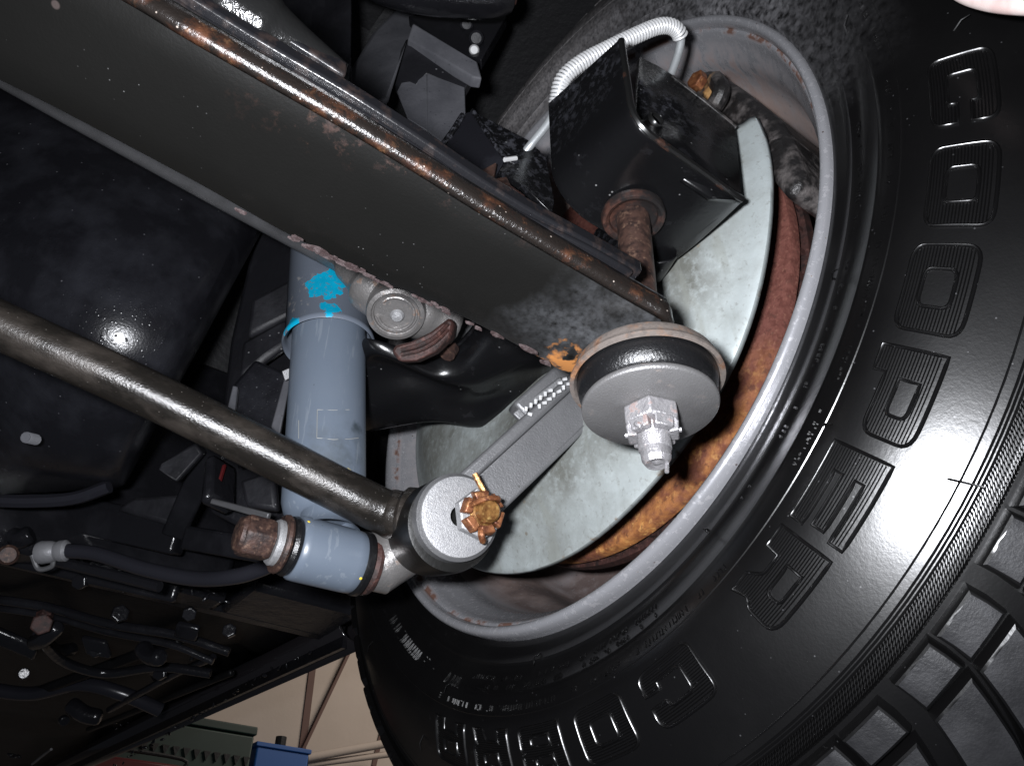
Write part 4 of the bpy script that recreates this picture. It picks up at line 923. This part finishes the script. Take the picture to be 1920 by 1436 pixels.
for k in range(6):
    th_ = math.pi/6 + math.pi/3*k; c = u_*math.cos(th_) + v_*math.sin(th_); s_ = np.cross(a_, c)
    g = G(); q0 = nb + a_*.0080
    bot = [q0 + c*.0060 - s_*.0032, q0 + c*.0102 - s_*.0039, q0 + c*.0102 + s_*.0039, q0 + c*.0060 + s_*.0032]
    topp = [p + a_*.0046 - c*(.0007 if i in (1, 2) else 0) for i, p in enumerate(bot)]
    g.hull8(bot, topp); obj('castellation', g, 'silver', sb, bevel=.0005)
prof = [(.0, .0), (.0058, 0)]; h = .006
while h < .0185: prof += [(.0064, h), (.0057, h + .0006)]; h += .0012
prof += [(.0058, .0200), (.0056, .0225), (.0044, .0246), (.0020, .0240), (0, .0246)]
g = G(); g.lathe(prof, nb, AX, 28); obj('threaded_end', g, 'silver', sb, sharp=20)
cq = nb + a_*.0102
g = G(); g.tube([cq - v_*.0108 + a_*.0002, cq + v_*.0108 + a_*.0002], .0010, 8); g.tube(spline([cq + u_*.004 + v_*.0050, cq + u_*.0085 + v_*.0058 + a_*.001, cq + u_*.0092 + v_*.0040 + a_*.003], 4), .0012, 8)
obj('cotter_pin', g, 'silver', sb)
tip = nb + a_*.0215; g = G(); g.tube(spline([tip - v_*.003 - u_*.001, tip - v_*.0035 + a_*.003 - u_*.001, tip - v_*.0032 + a_*.0068], 4), .00085, 8); obj('pin_tail', g, 'silver', sb)
bt = on(1186, 398, 'Z', ZB + .003)
g = G(); g.tube([bt, BOLT + A(0, 0, .003)], .0079, 24); obj('shank', g, 'rust_bolt', sb)
g = G(); g.lathe([(.0060, -.0005), (.0085, -.0005), (.0100, .0004), (.0112, .0006), (.0116, .0024), (.0132, .0034), (.0146, .0032), (.0153, .0018), (.0152, -.001)], on(1187, 404, 'Z', ZB - .0022) , (0, 0, -1), 48)
obj('head_washer', g, 'rust_washer', sb)

# ================================================================== HALF SHAFT AND UNIVERSAL JOINT
hs = empty('half_shaft', (-.2, 0, -.02), 'grey half shaft and universal joint just below the leaf spring', 'half shaft')
ua, ub_ = dep(212, 243, .40), dep(640, 472, .47)
e0, e1 = dep(150, 178, .44), dep(690, 477, .50)
g = G(); g.tube([e0 + (e0 - e1)*.4, e0, lerp(e0, e1, .5), e1], [.0165, .0178, .0186, .0186], 32); obj('tube', g, 'shaft', hs)
yd = unit(e1 - e0); yc = dep(742, 588, .455)
g = G(); cap_ax = unit(unit(CAM - yc)*.55 + A(0, 0, -1)*.75)
y0 = dep(640, 498, .480)
g.tube(spline([dep(598, 462, .490), dep(652, 494, .482), dep(690, 532, .474), dep(735, 560, .472), dep(800, 585, .478), dep(860, 604, .485)], 5), [.006]*5 + [.0105]*5 + [.016]*5 + [.0175]*6 + [.015]*5, 18)
obj('yoke', g, 'yoke', hs, sub=1)
g = G(); g.lathe([(.0118, -.014), (.0160, -.012), (.0166, -.002), (.0158, .0012), (.0136, .0020), (.0128, .0008), (.0122, .0006), (.0118, -.0006), (.0100, -.0010), (.0, -.0008)], yc, cap_ax, 48); obj('bearing_cup', g, 'yoke', hs)
g = G(); g.tube(spline([yc + unit(np.cross(cap_ax, A(0, 0, 1)))*.010*math.cos(t)*1.0 + cap_ax*.0002 + unit(np.cross(cap_ax, np.cross(cap_ax, A(0, 0, 1))))*.010*math.sin(t) for t in np.linspace(.3, 5.6, 14)], 3), .0009, 8); obj('circlip', g, 'yoke', hs)
g = G(); g.lathe([(0, .002), (.003, .0016), (.004, 0)], yc + A(.001, 0, -.001), cap_ax, 12); obj('grease_spot', g, 'cast_light', hs)
plate('strap', [(733, 660, .450), (740, 646, .450), (770, 640, .449), (806, 622, .452), (842, 594, .458), (852, 604, .459), (846, 632, .456), (815, 660, .450), (780, 676, .447), (748, 678, .448)], 'rust_dark', hs, .012, .003, seg=3, label='rusty strap of the joint')
for o_ in (0, 9): g = G(); g.tube(spline([dep(752, 656 + o_, .4485), dep(785, 648 + o_, .4475), dep(815, 632 + o_, .4505), dep(840, 608 + o_*1.2, .457)], 5), .0012, 8); obj('strap_ridge', g, 'rust_dark', hs)
g = G(); g.tube([dep(846, 652, .49), dep(838, 664, .485)], .005, 12); obj('strap_bolt', g, 'rust_bolt', hs)
sf = empty('spindle_flange', dep(905, 640, .52), 'bare grey flange edge glimpsed beside the joint strap', 'flange')
g = G(); g.lathe([(0, 0), (.010, 0), (.012, .004), (.012, .02)], dep(880, 628, .52), A(1, 0, 0), 32); obj('flange', g, 'cast_light', sf)

# ================================================================== SPINDLE SUPPORT ARM, STRUT ROD AND ITS JOINT
JF = dep(862, 968, .395); JA = unit(A(-.16, -.94, -.30)); 
ss = empty('spindle_support', JF, 'cast grey forked support arm rising from the strut rod joint to the hub', 'support arm')
a0, a1 = dep(905, 925, .412), dep(1130, 715, .455)
ad = unit(a1 - a0); aw = unit(np.cross(ad, unit(CAM - a0))); an = np.cross(aw, ad); an = an if np.dot(an, CAM - a0) > 0 else -an
if (M.T @ aw)[0] < 0: aw = -aw
def bar(c0, c1, w0, w1, n0, n1, off0=0, off1=0):
    return G().hull8([c0 + aw*(w0 + off0) + an*n0, c0 + aw*(w1 + off0) + an*n0, c0 + aw*(w1 + off0) + an*n1, c0 + aw*(w0 + off0) + an*n1],
                     [c1 + aw*(w0 + off1) + an*n0, c1 + aw*(w1 + off1) + an*n0, c1 + aw*(w1 + off1) + an*n1, c1 + aw*(w0 + off1) + an*n1])
obj('web', bar(a0 - ad*.012, a1, -.0090, .0132, -.012, .0), 'cast', ss, bevel=.002, seg=3)
obj('flange_rib', bar(a0 - ad*.006, a1, -.0150, -.0080, -.014, .0055), 'cast', ss, bevel=.0022, seg=3)
obj('parting_line', bar(a0 + ad*.04, a1, .0100, .0106, -.01, .0006), 'cast', ss, bevel=.0003)
obj('back_flange', bar(a0 + ad*.048, a1 + ad*.01, -.024, -.013, -.016, -.002), 'cast', ss, bevel=.002)
# raised casting marks: small unreadable nubs
for i in range(9):
    for k in range(2):
        if random.random() < .15: continue
        q = dep(982 + i*9 + k*7, 772 - i*7 + k*9, .430 + i*.0012) + an*.004; g = G()
        d1 = unit(ad*random.uniform(.2, 1) + aw*random.uniform(-1, 1)); g.tube([q - d1*.0011, q + d1*.0011], [.0008, .0010], 6); obj('casting_mark', g, 'coil', ss)
obj('mark_pad', G().hull8([dep(960, 775, .437), dep(1050, 705, .447), dep(1075, 735, .447), dep(985, 800, .437)], [dep(960, 775, .446), dep(1050, 705, .456), dep(1075, 735, .456), dep(985, 800, .446)]), 'cast', ss, bevel=.001)
# fork ears round the rod eye
a_, u_, v_ = frame(JA, A(0, 0, 1))
g = G(); g.lathe([(.005, .0005), (.0165, .0005), (.0193, .0000), (.0200, -.0012), (.0200, -.0075), (.005, -.0085)], JF, JA, 64); obj('ear', g, 'cast_light', ss, bevel=0, label='machined rear ear of the fork')
g = G(); g.lathe([(.0196, -.0006), (.0212, -.0022), (.0214, -.0078), (.0196, -.0086)], JF, JA, 64); obj('ear_edge', g, 'cast', ss)
EYE1 = JF - JA*.050
g = G(); g.lathe([(.005, .0), (.0170, .0), (.0205, -.002), (.0210, -.010), (.018, -.014), (.005, -.014)], EYE1, JA, 56); obj('ear', g, 'yoke', ss)
# strut rod
sr_ = empty('strut_rod', JF, 'long dark steel strut rod crossing the left side to the joint', 'strut rod')
ec = JF - JA*.022
rp = [dep(-260, 488, .365), dep(0, 610, .378), dep(250, 724, .392), dep(480, 838, .405), dep(660, 930, .416), dep(730, 962, .420), ec + (dep(740, 960, .42) - ec)*.35]
g = G(); g.tube(spline(rp, 6), [.0112]*24 + [.0115]*6 + [.0125]*3 + [.0150]*4, 36); obj('bar', g, 'rod', sr_)
g = G(); g.lathe([(.0, -.042), (.0206, -.042), (.0226, -.040), (.0232, -.024), (.0232, -.014), (.0226, -.0090), (.0205, -.0085), (0, -.0085)], JF + A(0, 0, -.0030), JA, 64); obj('eye', g, 'joint', sr_)
g = G(); g.lathe([(.0150, -.0088), (.0203, -.0098), (.0206, -.0084), (.0198, -.0072)], JF, JA, 64); obj('bushing_sleeve', g, 'rust_bolt', sr_)
# castle nut, rusty, on the joint
jn = empty('castle_nut', JF, 'bright rusty castle nut and cotter pin on the strut rod joint', 'castle nut')
nc = JF + u_*-.0010 + JA*.0004 + (dep(892, 962, .395) - dep(862, 968, .395))
g = G(); g.ngon(nc, JA, .0122, .0062, 6, u_ + v_*.3, .06); obj('base', g, 'cast_light', jn, bevel=.0006)
for k in range(6):
    th_ = math.pi/3*k + .35; c = u_*math.cos(th_) + v_*math.sin(th_); s_ = np.cross(JA, c); q0 = nc + JA*.0062
    bot = [q0 + c*.0056 - s_*.0030, q0 + c*.0108 - s_*.0040, q0 + c*.0108 + s_*.0040, q0 + c*.0056 + s_*.0030]
    topp = [p + JA*.0050 - c*(.0012 if i in (1, 2) else 0) for i, p in enumerate(bot)]
    g = G(); g.hull8(bot, topp); obj('castellation', g, 'rust_nut', jn, bevel=.0007)
prof = [(0, 0), (.0056, 0)]; h = .003
while h < .0125: prof += [(.0063, h), (.0055, h + .0007)]; h += .0014
prof += [(.0058, .0135), (.0054, .0160), (.0044, .0172), (0, .0172)]
g = G(); g.lathe(prof, nc, JA, 32); obj('stud', g, 'rust_gold', jn, sharp=20)
pc = nc + JA*.0082
g = G(); pa = dep(890, 888, .392); g.tube(spline([pc + u_*.004, pc + u_*.0085, lerp(pc + u_*.0085, pa, .5), pa], 5), .0015, 6); obj('cotter_leg', g, 'rust_gold', jn)
g = G(); g.tube(spline([pc - u_*.005, pc - u_*.0105 + JA*.002, pc - u_*.0125 - v_*.002, pc - u_*.0120 - v_*.0035 - JA*.003], 5), .0017, 8); obj('cotter_head', g, 'rust_nut', jn)
g = G(); g.tube(spline([pc - v_*.006 + u_*.006, pc + JA*.008 - v_*.003 + u_*.0065, pc + JA*.0085 + v_*.004 + u_*.0045, pc + v_*.0095 - JA*.001], 5), .0013, 8); obj('cotter_leg', g, 'rust_nut', jn)

# ================================================================== SHOCK ABSORBER
sk = empty('shock_absorber', E0, 'blue-grey shock absorber with flecks of cyan paint, standing upright', 'shock absorber')
sd = SD
pr = dep(618, 646, .496); hr = np.dot(pr - SB, sd)
g = G(); g.lathe([(.0, .002), (.010, .002), (.0165, .0035), (.0205, .0075), (Rt, .013), (Rt, hr + .02)], SB, sd, 72); obj('lower_tube', g, 'shock', sk, sharp=50)
g = G(); g.lathe([(Rc - .0016, hr + .05), (Rc - .0014, hr + .003), (Rc + .0006, hr), (Rc + .0014, hr + .0012), (Rc + .0012, hr + .0040), (Rc, hr + .0055), (Rc, hr + .105), (.02, hr + .107)], SB, sd, 72); obj('dust_cover', g, 'shock_cover', sk, sharp=40)
EA = unit(A(-1, .04, -.02)); ec_ = E0
g = G(); g.lathe([(.009, -.0170), (.0150, -.0170), (.0158, -.0160), (.0160, -.012), (.0160, .013), (.0157, .0160), (.0148, .0170), (.009, .0170)], ec_, EA, 56); obj('lower_eye', g, 'shock', sk, sharp=40)
g = G(); g.lathe([(.0175, -.001), (.0150, .002), (.0135, .0055), (.0130, .010)], ec_ + sd*.012, sd, 40); obj('weld_collar', g, 'shock', sk, bevel=0)
g = G(); g.lathe([(.0150, -.0165), (.0164, -.0178), (.0162, -.0205), (.0120, -.0215), (.009, -.0215)], ec_, EA, 48); obj('inner_bushing', g, 'rubber', sk)
g = G(); g.lathe([(.0138, .0165), (.0148, .0190), (.0142, .0210), (.0130, .0216), (.009, .0216)], ec_, EA, 48); obj('outer_bushing', g, 'rubber', sk)
MT['yellow'] = layered('yellow_dab', (.55, .42, .03), .5)
rc_ = unit((CAM - ec_) - EA*np.dot(CAM - ec_, EA))
for h_, sgn, tilt in ((-.0158, 1, .45), (.0158, -1, -1.0)):
    rd = unit(rc_*math.cos(tilt) + np.cross(EA, rc_)*math.sin(tilt)*(-1)); q = ec_ + EA*h_ + rd*.0158
    g = G(); g.lathe([(0, .0003), (.0006, .0002), (.0008, 0)], q, rd, 8); obj('paint_dab', g, 'yellow', sk)
# printed data plate outline on the tube, scratched thin lines
lb = [(590, 770), (590, 818), (640, 822), (683, 818), (683, 768)]
MT['faint'] = layered('faint_print', (.20, .20, .19), .5)
g = G(); g.tube([ontube(595, 768, Rt + .0002), ontube(594, 820, Rt + .0002)], .00022, 5); g.tube([ontube(560, 788, Rt + .0002), ontube(560, 822, Rt + .0002)], .0002, 5); g.tube([ontube(594, 821, Rt + .0002), ontube(625, 824, Rt + .0002), ontube(655, 823, Rt + .0002), ontube(672, 821, Rt + .0002)], .00022, 5); g.tube([ontube(595, 768, Rt + .0002), ontube(625, 769, Rt + .0002), ontube(655, 768, Rt + .0002)], .0002, 5)
obj('label_outline', g, 'faint', sk)
# bolt through the eye
hb = empty('shock_bolt', ec_ + EA*.03, 'rusty square-shouldered bolt head on the left end of the shock eye', 'bolt')
g = G(); g.lathe([(.006, .0218), (.0138, .0218), (.0145, .0230), (.0141, .0245), (.006, .0248)], ec_, EA, 48); obj('washer', g, 'rust_bolt', hb)
g = G(); g.lathe([(.006, .0248), (.0112, .0248), (.0113, .0268), (.0104, .0280), (.006, .0283)], ec_, EA, 40); obj('spacer', g, 'cast_light', hb)
g = G(); g.ngon(ec_ + EA*.0283, EA, .0108, .0150, 6, A(0, .3, 1), .10); obj('head', g, 'rust_bolt', hb, bevel=.0010)
g = G(); g.lathe([(.0088, 0), (.0080, .0018), (.0062, .0026), (0, .0026)], ec_ + EA*.0429, EA, 28); obj('head_boss', g, 'rust_bolt', hb)
# stud carrying the eye, from the fork
mt = empty('shock_mount', lerp(ec_, EYE1, .5), 'bare steel shock mount between the shock eye and the fork', 'shock mount')
m1 = EYE1 - JA*.006
g = G(); g.tube([ec_ - EA*.020, ec_ - EA*.028, lerp(ec_ - EA*.028, m1, .5), m1], [.0120, .0145, .0165, .0190], 32); obj('stem', g, 'yoke', mt)
g = G(); g.lathe([(.0, 0), (.0140, 0), (.0150, .002), (.0145, .004), (0, .007)], ec_ - EA*.0218, -EA, 36); obj('shoulder', g, 'rust_dark', mt)
g = G(); g.lathe([(.0206, .0), (.0225, .001), (.0228, .005), (.0206, .007)], EYE1 + JA*.002, JA, 56, None, math.radians(120), math.radians(330)); obj('rusty_shim', g, 'rust_bolt', mt, solid=.0012)

# ================================================================== BRAKE PIPE WITH COIL GUARD
bp = empty('brake_pipe', dep(1120, 150, .45), 'zinc brake pipe wrapped in a bright coil guard, arching over the trailing arm', 'brake pipe')
path = spline([dep(985, 285, .462), dep(1000, 266, .46), dep(1030, 228, .452), dep(1043, 196, .446), dep(1055, 150, .443), dep(1090, 118, .443), dep(1140, 92, .445), dep(1190, 68, .448), dep(1235, 50, .452), dep(1262, 52, .456), dep(1276, 70, .460), dep(1272, 100, .466), dep(1258, 140, .476), dep(1246, 165, .484)], 10)
g = G(); g.tube(path, .0024, 14); obj('pipe', g, 'zinc', bp)
i0, i1 = 30, 100; seg = path[i0:i1 + 1]; L = np.r_[0, np.cumsum([np.linalg.norm(b - a) for a, b in zip(seg[:-1], seg[1:])])]
turns = 50; pts = []; tn = unit(seg[1] - seg[0]); _, u_, v_ = frame(tn)
ns = turns*12; cur = None
for k in range(ns + 1):
    s_ = L[-1]*k/ns
    stretch = k/ns
    p = A(*[np.interp(s_, L, [q[c] for q in seg]) for c in range(3)]); p2 = A(*[np.interp(min(s_ + .001, L[-1]), L, [q[c] for q in seg]) for c in range(3)]); p1 = A(*[np.interp(max(s_ - .001, 0), L, [q[c] for q in seg]) for c in range(3)])
    tn = unit(p2 - p1); u_ = unit(u_ - tn*np.dot(u_, tn)); v_ = np.cross(tn, u_); th_ = 2*math.pi*k/12
    pts.append(p + (u_*math.cos(th_) + v_*math.sin(th_))*.0038)
g = G(); g.tube(pts, .00088, 6); obj('coil_guard', g, 'coil', bp, sharp=80)
